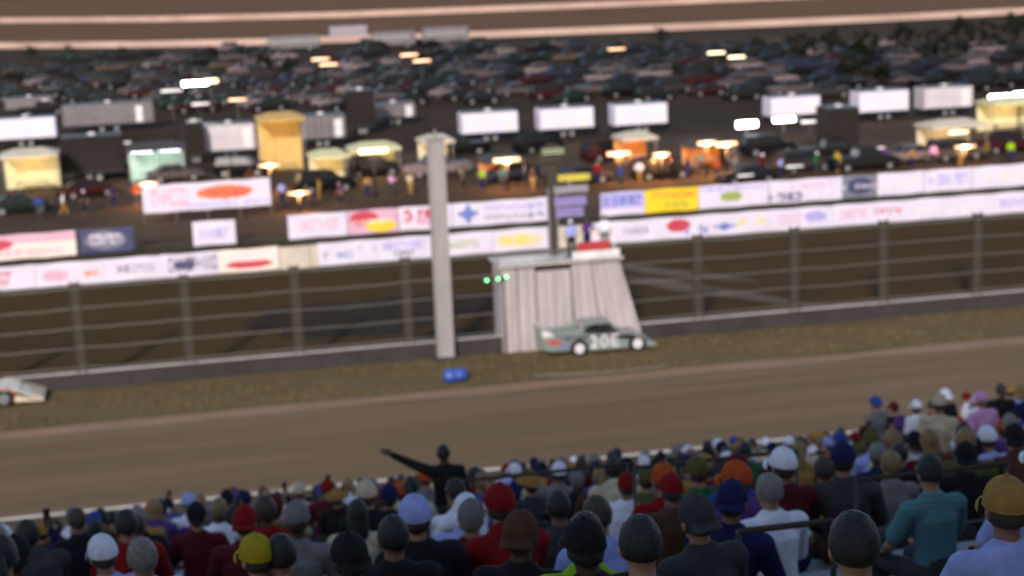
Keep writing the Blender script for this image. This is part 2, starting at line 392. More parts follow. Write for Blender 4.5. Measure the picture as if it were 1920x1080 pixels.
for k, P in POSES.items():
    b = MB(); torso(b, P, -.004)
    head_geo(b, P['head'])
    limb(b, [P['chest'].lerp(P['neck'], .5), P['neck'], P['head']+Vector((0,-.012,-.05))], [.075, .056, .056], 12)
    for a in P['arms']:
        limb(b, [a[0], Vector(a[0]).lerp(Vector(a[1]), .5), a[1], Vector(a[1]).lerp(Vector(a[2]), .35), a[2]], [.056, .047, .040, .041, .026], 12)
        hand_geo(b, a[2], a[3], a[4])
    for l in P['legs']:
        limb(b, [l[0], l[1], Vector(l[1]).lerp(Vector(l[2]), .35), l[2]], [.088, .058, .056, .038], 12); limb(b, [l[2], l[3]], [.042, .034], 10, (2, .8))
    me = remeshed(b, 'body', .0085, .35)
    me.materials.append(M['skin']); me.materials.append(M['eye']); me.materials.append(M['lip'])
    H = P['head']
    for p_ in me.polygons:                       # eyes and mouth are painted areas of the one body surface
        c = p_.center-H
        if c.y > .06 and abs(abs(c.x)-.030) < .012 and abs(c.z-.008) < .007: p_.material_index = 1
        elif c.y > .07 and abs(c.x) < .024 and abs(c.z+.062) < .006: p_.material_index = 2
    BODY[k] = me
    b = MB(); torso(b, P, .016)
    for a in P['arms']:
        s_, e_ = Vector(a[0]), Vector(a[1]); limb(b, [s_, s_.lerp(e_, .72)], [.076, .070], 14)
    b.tube([P['chest'].lerp(P['neck'], .55), P['neck'].lerp(P['chest'], .05)], [.10, .068], None, 14)
    SHIRT[k] = remeshed(b, 'shirt', .014, .6)
    b = MB(); torso(b, P, .022)
    for a in P['arms']:
        s_, e_, w_ = map(Vector, a[:3]); limb(b, [s_, e_, e_.lerp(w_, .92)], [.080, .062, .046], 14)
    b.tube([P['chest'].lerp(P['neck'], .55), P['neck']+Vector((0,-.005,.02))], [.11, .078], None, 14)
    SHIRT[k+'_long'] = remeshed(b, 'jacket', .014, .6)
    b = MB()
    limb(b, [P['hip']+Vector((0,0,-.04)), P['hip']+Vector((0,0,.04))], [.158, .152], 16, (1, .78))
    for l in P['legs']: limb(b, [l[0], l[1], Vector(l[1]).lerp(Vector(l[2]), .9)], [.104, .078, .064], 14)
    TROU[k] = remeshed(b, 'trousers', .014, .6)
# head wear, in head coordinates (head centre at the origin, facing +y)
def hair_mesh(kind):
    b = MB()
    def fn(p):
        q = p.copy(); 
        if q.z < 0 and kind != 'long': q.x *= 1+.15*q.z
        q += Vector((0,0,0)); n = 1+.03*sin(q.x*11+q.z*9)*sin(q.y*13)+.018*sin(q.x*31+q.y*17)*sin(q.z*29); return q*n
    def fb(p):                      # hairline: full at the back, drawn up over the forehead
        q = fn(p); 
        if q.y > .35 and q.z < .45: q.y = .35+(q.y-.35)*.25
        if q.z < -.38: q.z = -.38+(q.z+.38)*.35; q.x *= .95; q.y *= .95
        return q
    b.ball((0, -.010, .014), (.089, .106, .122), None, 26, 18, fb)
    if kind == 'long':
        b.tube([(0,-.045,.02), (0,-.075,-.08), (0,-.085,-.20), (0,-.075,-.27)], [.088, .090, .085, .045], None, 18, (1, .55), caps='round')
    if kind == 'tail':
        b.ball((0,-.115,.03), .028, None); b.tube([(0,-.12,.03), (0,-.165,-.02), (0,-.165,-.12), (0,-.15,-.19)], [.028, .034, .028, .010], None, 10, caps='round')
    return b.mesh('hair')
HM = {k: hair_mesh(k) for k in ('short', 'long', 'tail')}
def cap_mesh(back=False):
    b = MB()
    def fn(p): return Vector((p.x, p.y*(1.02 if p.y > 0 else 1.05), p.z*(1 if p.z > .2 else .9)))
    b.ball((0, -.006, .022), (.094, .112, .116), None, 26, 14, fn, 0, .53)
    s = -1 if back else 1
    vs = []; n = 14
    for j in range(5):
        t = j/4
        for i in range(n+1):
            a = PI*(i/n)
            x = cos(a)*(.088+.004*t); y = s*(.068+sin(a)*(.03+.085*t)); z = .018-.020*t-.030*(cos(a)**2)*t
            vs.append((x, y, z))
    fs = [(j*(n+1)+i, j*(n+1)+i+1, (j+1)*(n+1)+i+1, (j+1)*(n+1)+i) for j in range(4) for i in range(n)]
    b.add(vs, fs, None, True); vs2 = [(x, y, z-.006) for x, y, z in vs]; b.add(vs2, [f[::-1] for f in fs], None, True)
    b.ball((0, -.006, .140), .010, None, 8, 6)
    b.tube([(.09*cos(PI*i/20*2), -.006+.115*sin(PI*i/20*2), .008) for i in range(21)], .006, None, 6)
    return b.mesh('cap')
HM['cap'] = cap_mesh(); HM['backcap'] = cap_mesh(True)
def hat_mesh():
    b = MB(); b.ball((0, 0, .03), (.096, .108, .115), None, 26, 12, None, 0, .52)
    n = 40; vs = []
    for r_, z in ((.088, .022), (.13, .012), (.17, .020), (.185, .034)):
        for i in range(n): a = 2*PI*i/n; vs.append((cos(a)*r_, sin(a)*r_*1.12, z+.018*abs(cos(a))*(r_ > .15)))
    b.add(vs, [(j*n+i, j*n+(i+1)%n, (j+1)*n+(i+1)%n, (j+1)*n+i) for j in range(3) for i in range(n)], None, True)
    b.add([(x, y, z-.005) for x, y, z in vs], [(j*n+i, (j+1)*n+i, (j+1)*n+(i+1)%n, j*n+(i+1)%n) for j in range(3) for i in range(n)], None, True)
    return b.mesh('hat')
HM['hat'] = hat_mesh()
b = MB(); b.box((0,0,0), (.075,.012,.15)); PHONE = b.mesh('phone')
COL = dict(black=(.13,.12,.13), charcoal=(.24,.24,.25), grey=(.46,.45,.46), white=(.90,.90,.95), cream=(.78,.71,.60), navy=(.12,.13,.30), blue=(.20,.28,.58),
  sky=(.62,.66,.88), red=(.50,.09,.09), maroon=(.33,.10,.13), orange=(.70,.30,.12), yellow=(.66,.58,.13), lime=(.56,.74,.12), green=(.17,.35,.20),
  olive=(.34,.33,.18), teal=(.27,.52,.53), purple=(.35,.22,.45), pink=(.86,.62,.80), tan=(.62,.48,.26), brown=(.32,.22,.16))
SK = [M['skin'], M['skin'], M['skin2'], M['skin'], M['skin3']]
def setm(o, m):
    for i, sl in enumerate(o.material_slots):
        if i == 0: sl.link = 'OBJECT'; sl.material = m
    return o
for d_ in (SHIRT, TROU, HM):
    for me in d_.values(): 
        if not me.materials: me.materials.append(M['black'])
PHONE.materials.append(M['black'])
def person(loc, rz, ps, shirt, head, trous='charcoal', long=False, skin=None, scale=1.0, stripe=None):
    """head: (kind, colour, hair colour)"""
    t = link('person', BODY[ps]); t.location = loc; t.rotation_euler = (R.uniform(-.05,.04), R.uniform(-.05,.05), rz) if ps in ('seated','leaning') else (0, 0, rz); t.scale = (scale,)*3
    setm(t, skin or R.choice(SK))
    o = link('jacket' if long else 'shirt', SHIRT[ps+('_long' if long else '')], t); setm(o, stripe or fab(COL[shirt]))
    o = link('trousers', TROU[ps], t); setm(o, fab(COL[trous]))
    hk, hc, hh = head; H = POSES[ps]['head']
    if hk in ('cap', 'backcap', 'hat'):
        o = link('hat' if hk == 'hat' else 'cap', HM[hk], t, H+Vector((0,0,.012))); setm(o, fab(COL[hc]))
        if hh: o = link('hair', HM['short'], t, H+Vector((0,-.002,-.022))); o.scale = (.93,.93,.86); setm(o, HAIR[hh])
    elif hk in ('short', 'long', 'tail'):
        o = link('hair', HM[hk], t, H); setm(o, HAIR[hc])
    if ps == 'filming':
        o = link('phone', PHONE, t, Vector((.15,.27,1.29))); o.rotation_euler = (.1, 0, .1)
    return t
def headword(head):
    hk, hc, hh = head
    return {'cap': f'{hc} cap', 'backcap': f'backward {hc} cap', 'hat': f'{hc} brimmed hat', 'short': f'short {hc} hair', 'long': f'long {hc} hair', 'tail': f'{hc} ponytail', 'bald': 'bald head'}[hk]

# ------------------------------------------------------------------ the crowd
HH = {k: P['head'].z for k, P in POSES.items()}
used_combo = {}
seats = []          # (x, k) taken
def zone(k):
    if k <= 2: return 'in the front rows'
    if k <= 8: return 'in the lower rows'
    if k <= 14: return 'in the middle rows'
    if k <= 19: return 'in the upper rows'
    return 'in the nearest rows'
def free(x, k):
    return all(not (kk == k and abs(xx-x) < .50) for xx, kk in seats)
PEOPLE = []
def add_fan(x, k, ps, shirt, head, **kw):
    y, z = tread(k); off = -.03 if ps in ('seated','leaning','filming') else .16
    seats.append((x, k)); PEOPLE.append([x, k, ps, shirt, head, kw, y+off, z])
def hero(px, py, dist, ps, shirt, head, **kw):
    """puts the head at px, py of the photo on the row and with the stature that fit best"""
    best = None
    for k in range(0, 56):
        y, z = tread(k); off = -.03 if ps in ('seated','leaning','filming') else .16
        for sc in (.94, .97, 1.0, 1.03, 1.06):
            H = POSES[ps]['head']; Y = y+off+H.y*sc; zz = z+H.z*sc
            # x from pixel on the plane Y
            P_ = AY(px, py, Y); e = abs(P_.z-zz)*F/max(3, Y)+abs(Y-dist*.975)*F*.014/max(4, Y)*3+abs(sc-1)*20
            if best is None or e < best[0]: best = (e, k, sc, P_.x-H.x*sc)
    e, k, sc, x = best
    for tries in range(6):
        if free(x, k): break
        x += .08
    add_fan(x, k, ps, shirt, head, scale=sc, **kw)
teal = mat("teal_striped_cloth", lin(COL['teal']), .9, spec=.15)
nt = teal.node_tree; wv = nt.nodes.new("ShaderNodeTexWave"); wv.bands_direction = 'Z'; wv.inputs["Scale"].default_value = 9; tc = nt.nodes.new("ShaderNodeTexCoord")
cr = nt.nodes.new("ShaderNodeValToRGB"); cr.color_ramp.elements[0].color = (*lin(COL['teal']), 1); cr.color_ramp.elements[1].color = (*lin((.35,.42,.45)), 1)
nt.links.new(tc.outputs["Object"], wv.inputs[0]); nt.links.new(wv.outputs[0], cr.inputs[0]); nt.links.new(cr.outputs[0], nt.nodes["Principled BSDF"].inputs["Base Color"])
S, L_, T_ = 'seated', 'leaning', 'standing'
hero(790, 962, 9.3, S, 'black', ('cap','sky','brown'), long=True)
hero(1885, 955, 7.6, S, 'sky', ('cap','tan','brown'), skin=M['skin2'])
hero(1622, 1035, 8.4, S, 'lime', ('short','black',None))
hero(1748, 902, 10.0, S, 'teal', ('short','black',None), stripe=teal)
hero(1550, 945, 12.5, S, 'yellow', ('short','brown',None))
hero(1442, 925, 10.0, S, 'white', ('short','grey',None), long=True)
hero(1372, 950, 9.6, S, 'navy', ('backcap','navy','brown'), long=True)
hero(1318, 985, 8.2, S, 'charcoal', ('backcap','charcoal','black'), long=True)
hero(1208, 1042, 7.6, S, 'red', ('short','black',None))
hero(1250, 928, 12.0, S, 'brown', ('cap','red','brown'), skin=M['skin2'])
hero(1140, 985, 9.8, S, 'sky', ('short','brown',None), long=True)
hero(985, 1020, 8.2, S, 'black', ('backcap','brown','brown'))
hero(1078, 1008, 8.9, L_, 'lime', ('short','brown',None))
hero(1050, 962, 11.0, S, 'charcoal', ('short','black',None), long=True)
hero(690, 917, 15.0, S, 'black', ('cap','cream','brown'), long=True)
hero(797, 890, 24.0, S, 'grey', ('cap','orange','brown'))
hero(612, 912, 22.0, S, 'maroon', ('cap','red','black'))
hero(556, 915, 24.0, S, 'cream', ('cap','cream','brown'))
hero(352, 945, 22.0, S, 'white', ('cap','sky','brown'))
hero(402, 962, 17.0, S, 'white', ('short','blonde',None))
hero(428, 930, 24.0, S, 'charcoal', ('cap','black','brown'), long=True)
hero(1840, 782, 22.0, T_, 'pink', ('cap','pink','blonde'), long=True)
hero(1758, 812, 19.0, T_, 'cream', ('cap','cream','brown'))
hero(1718, 790, 27.0, T_, 'white', ('cap','white','brown'))
hero(1590, 882, 13.0, S, 'grey', ('short','blonde',None), skin=M['skin'])
hero(480, 1050, 9.0, S, 'yellow', ('cap','yellow','brown'))
hero(235, 985, 13.0, S, 'red', ('short','black',None), long=True)
hero(205, 1035, 10.5, S, 'sky', ('cap','white','brown'))
hero(262, 1040, 9.6, S, 'white', ('short','grey',None))
hero(965, 884, 24.0, S, 'navy', ('cap','white','brown'))
hero(1042, 886, 20.0, S, 'grey', ('cap','white','black'))
hero(1160, 848, 34.0, S, 'blue', ('cap','navy','brown'))
hero(1745, 762, 36.0, T_, 'maroon', ('short','brown',None))
hero(1832, 757, 30.0, T_, 'white', ('cap','white','blonde'))
hero(832, 866, 20.0, 'pointing', 'black', ('short','black',None), long=True, skin=M['skin3'])
hero(140, 975, 17.0, S, 'black', ('short','brown',None), long=True)
hero(70, 1000, 13.0, L_, 'charcoal', ('short','black',None), long=True)
hero(20, 1045, 10.0, S, 'navy', ('backcap','black','brown'))
hero(345, 1060, 8.6, S, 'black', ('short','black',None), long=True)
hero(900, 1060, 7.6, S, 'black', ('cap','black','black'), long=True)
hero(610, 1020, 9.0, S, 'black', ('short','black',None), long=True)
hero(560, 985, 11.5, S, 'grey', ('cap','grey','brown'))
hero(505, 945, 14.0, S, 'red', ('short','brown',None))
hero(455, 985, 12.0, S, 'maroon', ('backcap','red','brown'))
hero(1170, 940, 14.0, S, 'white', ('cap','red','brown'))
hero(1440, 835, 30.0, S, 'cream', ('cap','white','brown'))
hero(1560, 840, 24.0, S, 'orange', ('cap','sky','brown'))
hero(1690, 875, 14.5, S, 'black', ('short','black',None), long=True)
hero(1800, 872, 13.0, S, 'black', ('backcap','black','black'), long=True)
# the rest of the seats
shirts = ['white','sky','white','grey','black','charcoal','grey','white','navy','blue','red','maroon','green','olive','brown','cream','black','charcoal','navy','grey','purple','tan','sky']
heads = [('cap','black','brown'),('cap','white','brown'),('cap','red','brown'),('cap','navy','black'),('cap','grey','grey'),('short','black',None),('short','brown',None),('short','blonde',None),
         ('short','grey',None),('long','brown',None),('long','blonde',None),('long','black',None),('tail','brown',None),('tail','blonde',None),('backcap','black','brown'),('backcap','white','black'),
         ('backcap','blue','brown'),('hat','tan','brown'),('cap','olive','brown'),('cap','orange','brown'),('cap','maroon','black'),('short','brown',None),('short','black',None),('tail','black',None)]
HEROPX = []
for p_ in PEOPLE:
    H = POSES[p_[2]]['head']; e_ = p_[5].get('scale', 1); HEROPX.append(PX((p_[0], p_[6]+H.y*e_, p_[7]+H.z*e_)))
for k in range(0, 50):
    y, z = tread(k)
    prob = .80 if k <= 2 else .55 if k <= 10 else .72 if k <= 16 else .97
    x = -24.0
    while x < 40:
        x += .60
        ps = R.choices([S, L_, 'filming', T_, 'akimbo'], [10, 3, 1.2, 1.4, .4])[0]
        xx = x+R.uniform(-.06, .06); H = POSES[ps]['head']
        u, v, dd = PX((xx, y, z+H.z)); 
        sc = F/max(dd, 1)
        if dd < 5 or u < -60-.1*sc or u > 1980+.1*sc or v > 1080+.14*sc: continue
        if R.random() > prob or not free(xx, k): continue
        if ps in (T_, 'akimbo') and (k > 2 or u < 1500): ps = S
        if k <= 5 and u > 1640 and R.random() < .5: ps = T_
        if k <= 12 and u < 330-k*26: continue
        # keep the heroes in view
        if any(dd < dz and abs(u-a) < .22*sc+.10*F/dz and b_-.12*F/dz < v+.13*sc and v-.14*sc < b_+.10*F/dz for a, b_, dz in HEROPX): continue
        for _ in range(40):
            sh, hd = R.choice(shirts), R.choice(heads)
            if (sh, hd[:2]) not in used_combo: break
        used_combo[(sh, hd[:2])] = 1
        add_fan(xx, k, ps, sh, hd, long=R.random() < .4, scale=R.uniform(.94, 1.05), trous=R.choice(['charcoal','navy','black','brown','tan','blue']))
# only 300 of a kind: keep those that show largest
def show(p):
    H = POSES[p[2]]['head']; return PX((p[0], p[6], p[7]+H.z))
auto = PEOPLE[49:]; auto.sort(key=lambda p: -p[1]); REST = auto[208:]; PEOPLE = PEOPLE[:49]+auto[:208]
print("fans", len(PEOPLE), "rest", len(REST), "down to row", auto[min(207, len(auto)-1)][1])
bykey = {}
for p in PEOPLE:
    x, k, ps, sh, hd, kw, y, z = p
    bykey.setdefault((sh, hd[0], hd[1], kw.get('long', False), zone(k), ps in (T_, 'akimbo', 'pointing')), []).append(p)
PW = {'seated': 'seated', 'leaning': 'leaning forward', 'filming': 'holding up a phone', 'standing': 'standing', 'akimbo': 'hands on hips', 'pointing': 'arm raised', 'walking': 'walking'}
seen_l = {}
PEOPLE.sort(key=lambda p: (p[1], p[0]))
for p in PEOPLE:
    x, k, ps, sh, hd, kw, y, z = p
    t = person((x, y, z), R.gauss(0, .28) if ps != 'pointing' else 0, ps, sh, hd, **kw)
    lab = f"spectator in {sh} {'long sleeves' if kw.get('long') else 'shirt'}, {headword(hd)}, {PW[ps]} {zone(k)}"
    t['_l'] = lab; seen_l.setdefault(lab, []).append((t, k))
def nwords(s): return len(s.replace(',', '').split())
for lab, lst in seen_l.items():
    for i, (t, k) in enumerate(lst):
        l2 = lab
        if len(lst) > 1:
            l2 = lab.rsplit(' in the ', 1)[0]+f", {ordn(i)} such person from the left"
        tag(t, l2, 'person', 'spectators in the grandstand'); del t['_l']

# the many small far spectators, past the 257 built one by one
cb = MB(); cmats = [fab(COL[c]) for c in ('black','charcoal','grey','white','navy','cream','maroon','brown','olive','red','black','charcoal','sky','tan')]
for p in REST:
    x, k, ps, sh, hd, kw, y, z = p; f_ = 1 if ps in (S, L_, 'filming') else 0; H = POSES[ps]['head']; m_ = R.choice(cmats); sk = R.choice(SK); a_ = R.uniform(-.3,.3); lx = R.uniform(-.04,.04)
    hp, ch, nk = [POSES[ps][q] for q in ('hip','chest','neck')]
    P3 = lambda v, dx=0: (x+v[0]+dx, y+v[1], z+v[2])
    cb.tube([P3(hp), P3(hp.lerp(ch,.5)), P3(ch, lx), P3(nk, lx)], [.155,.15,.18,.075], m_, 10, (1,.72), caps='round')
    for A in POSES[ps]['arms']: cb.tube([P3(A[0], lx), P3(A[1], lx), P3(A[2], lx)], [.07,.055,.035], m_ if R.random() < .5 else sk, 7, caps='round')
    for A in POSES[ps]['legs']: cb.tube([P3(A[0]), P3(A[1]), P3(A[2])], [.10,.07,.05], cmats[R.choice([0,1,4,7])], 7, caps='round')
    cb.ball(P3(H, lx), (.078,.098,.12), sk, 10, 8)
    hm_ = fab(COL[hd[1]]) if hd[0] in ('cap','backcap','hat') else HAIR[hd[1]]
    cb.ball((x+lx, y+H.y-.02, z+H.z+.02), (.09,.10,.118), hm_, 12, 8, None, 0, .56)
    if hd[0] in ('cap', 'hat'): cb.ball((x+lx, y+H.y+.07, z+H.z+.02), (.085,.10,.014), hm_, 10, 5)
if REST: tag(cb.build('crowd'), 'dense crowd of seated spectators filling the lower rows behind the track wall', 'crowd', kind='stuff')

# hand rails between the seats
def rail(p0, p1, dist, label, h=.95, r=.019):
    a = AD(*p0, dist); c = AD(*p1, dist); Y = a.y; a = AY(*p0, Y); c = AY(*p1, Y); z = (a.z+c.z)/2
    k = round((YF-Y)/PIT); y, tz = tread(k); y += .40
    t = tag(empty('hand_rail', (a.x, y, tz)), label, 'railing', 'railings in the stand')
    H = max(.85, z-tz); L = c.x-a.x
    b = MB(); b.tube([(0,0,H), (L,0,H)], r, M['post'], 8); b.build('top_rail', parent=t)
    b = MB(); b.tube([(0,0,H*.55), (L,0,H*.55)], r*.8, M['dsteel'], 8); b.build('mid_rail', parent=t)
    n = max(1, int(L/1.6))
    for i in range(n+1): b = MB(); b.tube([(0,0,0), (0,0,H)], r*.9, M['dsteel'], 8); b.build('post', parent=t, loc=(L*i/n,0,0))
rail((850,921), (1190,885), 15, 'steel railing in the stand below the flag stand, above the two white caps')
rail((1240,932), (1560,893), 13, 'long steel railing in the stand in front of the white-shirted spectator')
rail((1640,925), (1930,893), 11, 'steel railing beside the teal-shirted spectator')
rail((1385,1042), (1562,1030), 8.3, 'lowest steel railing in the near rows beside the dark-haired spectator in lime')

BC = dict(w=(.82,.78,.84), p=(.80,.62,.70), r=(.72,.18,.25), o=(.82,.40,.18), y=(.90,.76,.10), b=(.35,.42,.68), n=(.22,.22,.36), l=(.62,.58,.82), g=(.45,.45,.50), d=(.25,.22,.24), k=(.90,.82,.78), e=(.55,.60,.25), c=(.85,.78,.62))
# ------------------------------------------------------------------ race cars
M['carg'] = mat("grey_green_paint", (.21,.235,.215), .4, col2=(.165,.185,.17), scale=1.2, coat=.3)
M['carc'] = mat("cream_car_paint", (.60,.50,.38), .35, col2=(.50,.41,.31), scale=1.5, coat=.3)
M['redt'] = mat("red_trim", (.42,.05,.06), .5)
def race_car(loc, rz, body, deck, rim, label, number=None, trim=None, ext=0):
    t = tag(empty('race_car', loc, rz), label, 'race car')
    def arch(cx, r, z0=.27):
        a0 = math.acos(min(1, (.36-z0)/r)) if False else 0
        return [(cx+r*cos(a), .34+r*sin(a)) for a in [PI*i/12 for i in range(13)]]
    prof = [(2.12,.16),(2.20,.26),(2.12,.36),(1.60,.62),(.75,.84),(-.9,.95),(-2.9,1.0),(-3.02,.92),(-3.0,.42),(-2.7,.30)]
    prof += [(-1.35-.43,.27)]+[(-1.35-.43*cos(a), .34+.43*sin(a)) for a in [PI*i/14 for i in range(15)]]+[(-1.35+.43,.20)]
    prof += [(1.35-.42,.18)]+[(1.35-.42*cos(a), .34+.42*sin(a)) for a in [PI*i/14 for i in range(15)]]+[(1.35+.42,.17)]
    prof = [(x+(ext if x > 1.8 else ext*.45 if x > 1.55 and z > .5 else 0), z*(.78 if ext and x > 2 else 1)) for x, z in prof]
    b = MB()
    outline = prof[::-1]
    b.prism(outline, -.98, .98, body); o = fixn(b.build('body', parent=t))
    md = o.modifiers.new('b', 'BEVEL'); md.width = .03; md.segments = 2; md.limit_method = 'ANGLE'
    b = MB(); b.prism([(.55,.90),(.35,.92),(-.9,1.0),(-.8,.985)], -.70, .70, M['black']); b.build('cockpit_opening', parent=t)
    b = MB(); b.box((-.35,0,1.36), (1.15,1.30,.045), deck, top=(1.05,1.2)); b.build('roof', parent=t)
    b = MB()
    for s in (-1, 1):
        b.tube([(.72,s*.66,.84),(.18,s*.60,1.35)], .03, deck, 8); b.tube([(-.90,s*.60,1.35),(-1.15,s*.66,.95)], .03, deck, 8)
        b.tube([(-.3,s*.62,.9),(-.3,s*.6,1.34)], .025, M['dsteel'], 8)
    b.build('roll_cage', parent=t)
    for s in (-1, 1):
        b = MB(); b.prism([(-.88,1.34),(-1.15,.97),(-2.5,1.0),(-1.5,1.14)], s*.64-.012, s*.64+.012, deck); fixn(b.build('sail_panel', parent=t))
    b = MB(); b.prism([(-2.86,.99),(-3.02,1.0),(-3.05,1.28),(-2.98,1.28)], -.92, .92, deck); fixn(b.build('spoiler', parent=t))
    for s in (-1, 1):
        b = MB(); b.prism([(-2.45,.99),(-3.02,.99),(-3.06,1.30),(-2.75,1.26)], s*.935-.01, s*.935+.01, M['wpaint']); fixn(b.build('spoiler_plate', parent=t))
    b = MB(); b.prism([(2.14+ext,.14),(2.24+ext,.18),(2.20+ext,.26),(2.10+ext,.25)], -1.0, 1.0, body); fixn(b.build('nose_bumper', parent=t))
    for x in (1.35, -1.35):
        for s in (-1, 1):
            b = MB(); prof2 = [(0, .33), (.05, .355), (.23, .355), (.28, .33)]
            n = 28; vs = []
            for q, r_ in prof2:
                for i in range(n): a = 2*PI*i/n; vs.append((r_*cos(a), s*(-.14+q), r_*sin(a)))
            vs += [(0, s*-.12, 0), (0, s*.12, 0)]
            fs = [(j*n+i, j*n+(i+1)%n, (j+1)*n+(i+1)%n, (j+1)*n+i) for j in range(3) for i in range(n)]
            fs += [(4*n, (i+1)%n, i) for i in range(n)]+[(4*n+1, 3*n+i, 3*n+(i+1)%n) for i in range(n)]
            b.add(vs, fs, M['black'], False); wh = fixn(b.build('wheel', parent=t, loc=(x, s*.86, .355)))
            wh['label'] = 'wide black racing tyre'
            b = MB(); b.tube([(0, s*.125, 0), (0, s*.150, 0)], [.225, .205], rim, 24, smooth=False); b.tube([(0, s*.15, 0), (0, s*.165, 0)], [.05, .04], M['dsteel'], 10)
            b.build('wheel_cover', parent=wh)
    b = MB(); b.ball((-.55, .22, 1.12), (.13,.14,.15), M['wpaint'], 16, 12); b.build('driver_helmet', parent=t)
    if number:
        cu = bpy.data.curves.new('number', 'FONT'); cu.body = number; cu.size = .80; cu.extrude = .004; cu.offset = .008; cu.align_x = 'CENTER'; cu.space_character = 1.15
        to = bpy.data.objects.new('tmp', cu); C.objects.link(to); dgr = bpy.context.evaluated_depsgraph_get()
        me = bpy.data.meshes.new_from_object(to.evaluated_get(dgr)); bpy.data.objects.remove(to)
        me.materials.clear(); me.materials.append(M['wpaint'])
        for s in (-1,):
            o = link('race_number', me, t, (-.20, -.99, .34)); o.rotation_euler = (PI/2, 0, 0); o.scale = (1.05, 1, 1)
    for dx, dz, w_, h_, c_ in () if ext else ((-2.45,.72,.55,.16,'r'),(-2.05,.50,.32,.14,'b'),(-1.9,.80,.30,.10,'n'),(-2.75,.86,.2,.1,'o')):
        b = MB(); b.box((dx, -.986, dz), (w_, .008, h_), vinyl(BC[c_])); b.build('sponsor_decal', parent=t)
    b = MB()
    for x in (.92, -.86): b.box((x, -.984, .56), (.02, .006, .5), M['dsteel'])
    b.build('door_seam', parent=t)
    if trim:
        b = MB(); pts = [(1.35-.47*cos(a), -.985, .34+.47*sin(a)) for a in [PI*i/14 for i in range(15)]]
        b.tube(pts, .028, trim, 8); b.build('arch_trim', parent=t)
    return t
q = AY(1192, 640, 69.9)
race_car((q.x-1.35, 70.55, .022), 0, M['carg'], M['carg'], M['wpaint'], 'grey-green dirt race car numbered 20E with white wheel covers by the flag stand', '20E')
q = G(4, 752)
race_car((q.x-1.15, 70.72, .022), 0, M['carc'], M['carc'], M['alu'], 'cream dirt race car with red trim entering at the left edge', None, M['redt'], .75)

# ------------------------------------------------------------------ flag stand
FY = IY-.40
q0 = AY(945, 655, FY); q1 = AY(1208, 630, FY); q2 = AY(1160, 480, FY)
X0, X1, X2 = q0.x, q1.x, q2.x; HT = q2.z
fs_ = tag(empty('flag_stand', (X0, FY, 0)), 'white sheet-clad flag stand with a slanted right side on the inner wall', 'flag stand')
W, W2 = X1-X0, X2-X0
panels = [(0, .105), (.115, .235), (.245, .50), (.51, .70), (.71, 1.0)]
for i, (a, c) in enumerate(panels):
    b = MB(); n = int((c-a)*W/.07); vs = []
    dy = (0, .05, .02, .0, .04)[i]
    for j in range(n+1):
        t = a+(c-a)*j/n; yy = dy+.022*sin(j*1.05)
        vs += [(W*t, yy, .02), (min(W*t, W*.45)+max(0, t-.45)/.55*(W2-W*.45), yy, HT-(.12 if i not in (2,) else .42))]
    b.add(vs, [(2*j, 2*j+2, 2*j+3, 2*j+1) for j in range(n)]+[], M['white'])
    o = b.build('sheet_panel', parent=fs_); s_ = o.modifiers.new('s', 'SOLIDIFY'); s_.thickness = .02
for q_ in ([(W,.1,.02),(W,1.9,.02),(W2,1.9,HT-.12),(W2,.1,HT-.12)], [(0,1.9,.02),(0,.1,.02),(0,.1,HT-.12),(0,1.9,HT-.12)]):
    b = MB(); b.add(q_, [(0,1,2,3)], M['white']); o = b.build('side_panel', parent=fs_); s_ = o.modifiers.new('s', 'SOLIDIFY'); s_.thickness = .03
b = MB(); b.box((W2/2, .9, HT-.04), (W2+.3, 2.4, .10), M['concl']); b.build('platform', parent=fs_)
b = MB()
for z in (.42, .95): b.tube([(0,-.22,HT+z*.28),(W2*.5,-.22,HT+z*.28)], .028, M['wpaint'], 8)
for x in (0, W2*.25, W2*.5): b.tube([(x,-.22,HT),(x,-.22,HT+.30)], .026, M['wpaint'], 8)
b.build('railing', parent=fs_)
b = MB(); b.box((W2*.80, -.18, HT+.22), (W2*.40, .05, .36), M['wpaint']); b.build('fascia', parent=fs_)
b = MB(); b.box((W2*.78, -.22, HT+.60), (1.55, .06, .40), mat("red_board", (.42,.03,.035), .6, var=.3, scale=2)); b.build('red_board', parent=fs_)
b = MB(); b.box((W2*.80, -.205, HT+.42), (1.9, .03, .035), M['steel']); 
for x in (W2*.80-.85, W2*.80+.85): b.box((x, -.17, HT+.62), (.06, .06, .9), M['wpaint'])
b.build('board_frame', parent=fs_)
# mast on the stand with score boards
q = AY(1040, 492, FY+.9)
ms = tag(empty('score_mast', (q.x, FY+1.0, HT+.01)), 'pale mast with stacked purple and yellow boards rising behind the flag stand', 'mast')
b = MB(); b.box((0, 0, 2.6), (.42, .25, 5.2), M['post']); b.box((-.2,-.14,1.6), (.06,.05,3.2), M['steel']); b.box((.2,-.14,1.6), (.06,.05,3.2), M['steel']); b.build('post', parent=ms)
pur = mat("purple_board", (.16,.12,.30), .6, col2=(.26,.22,.42), scale=3, stretch=(.5,1,4))
for z, w_, h_, m_, dx in ((2.55, 1.5, .42, pur, 1.0), (2.05, 1.3, .42, pur, .95), (3.1, 1.6, .34, mat("grey_board", (.30,.28,.30), .6, col2=(.18,.16,.18), scale=3, stretch=(.5,1,4)), 1.05),
                        (3.62, 1.5, .30, mat("yellow_board", (.62,.50,.06), .6, col2=(.4,.32,.05), scale=3, stretch=(.5,1,4)), 1.2), (4.5, 1.0, .30, M['post'], .1)):
    b = MB(); b.box((dx-.2, -.22, z), (w_, .08, h_), m_); b.build('board', parent=ms)
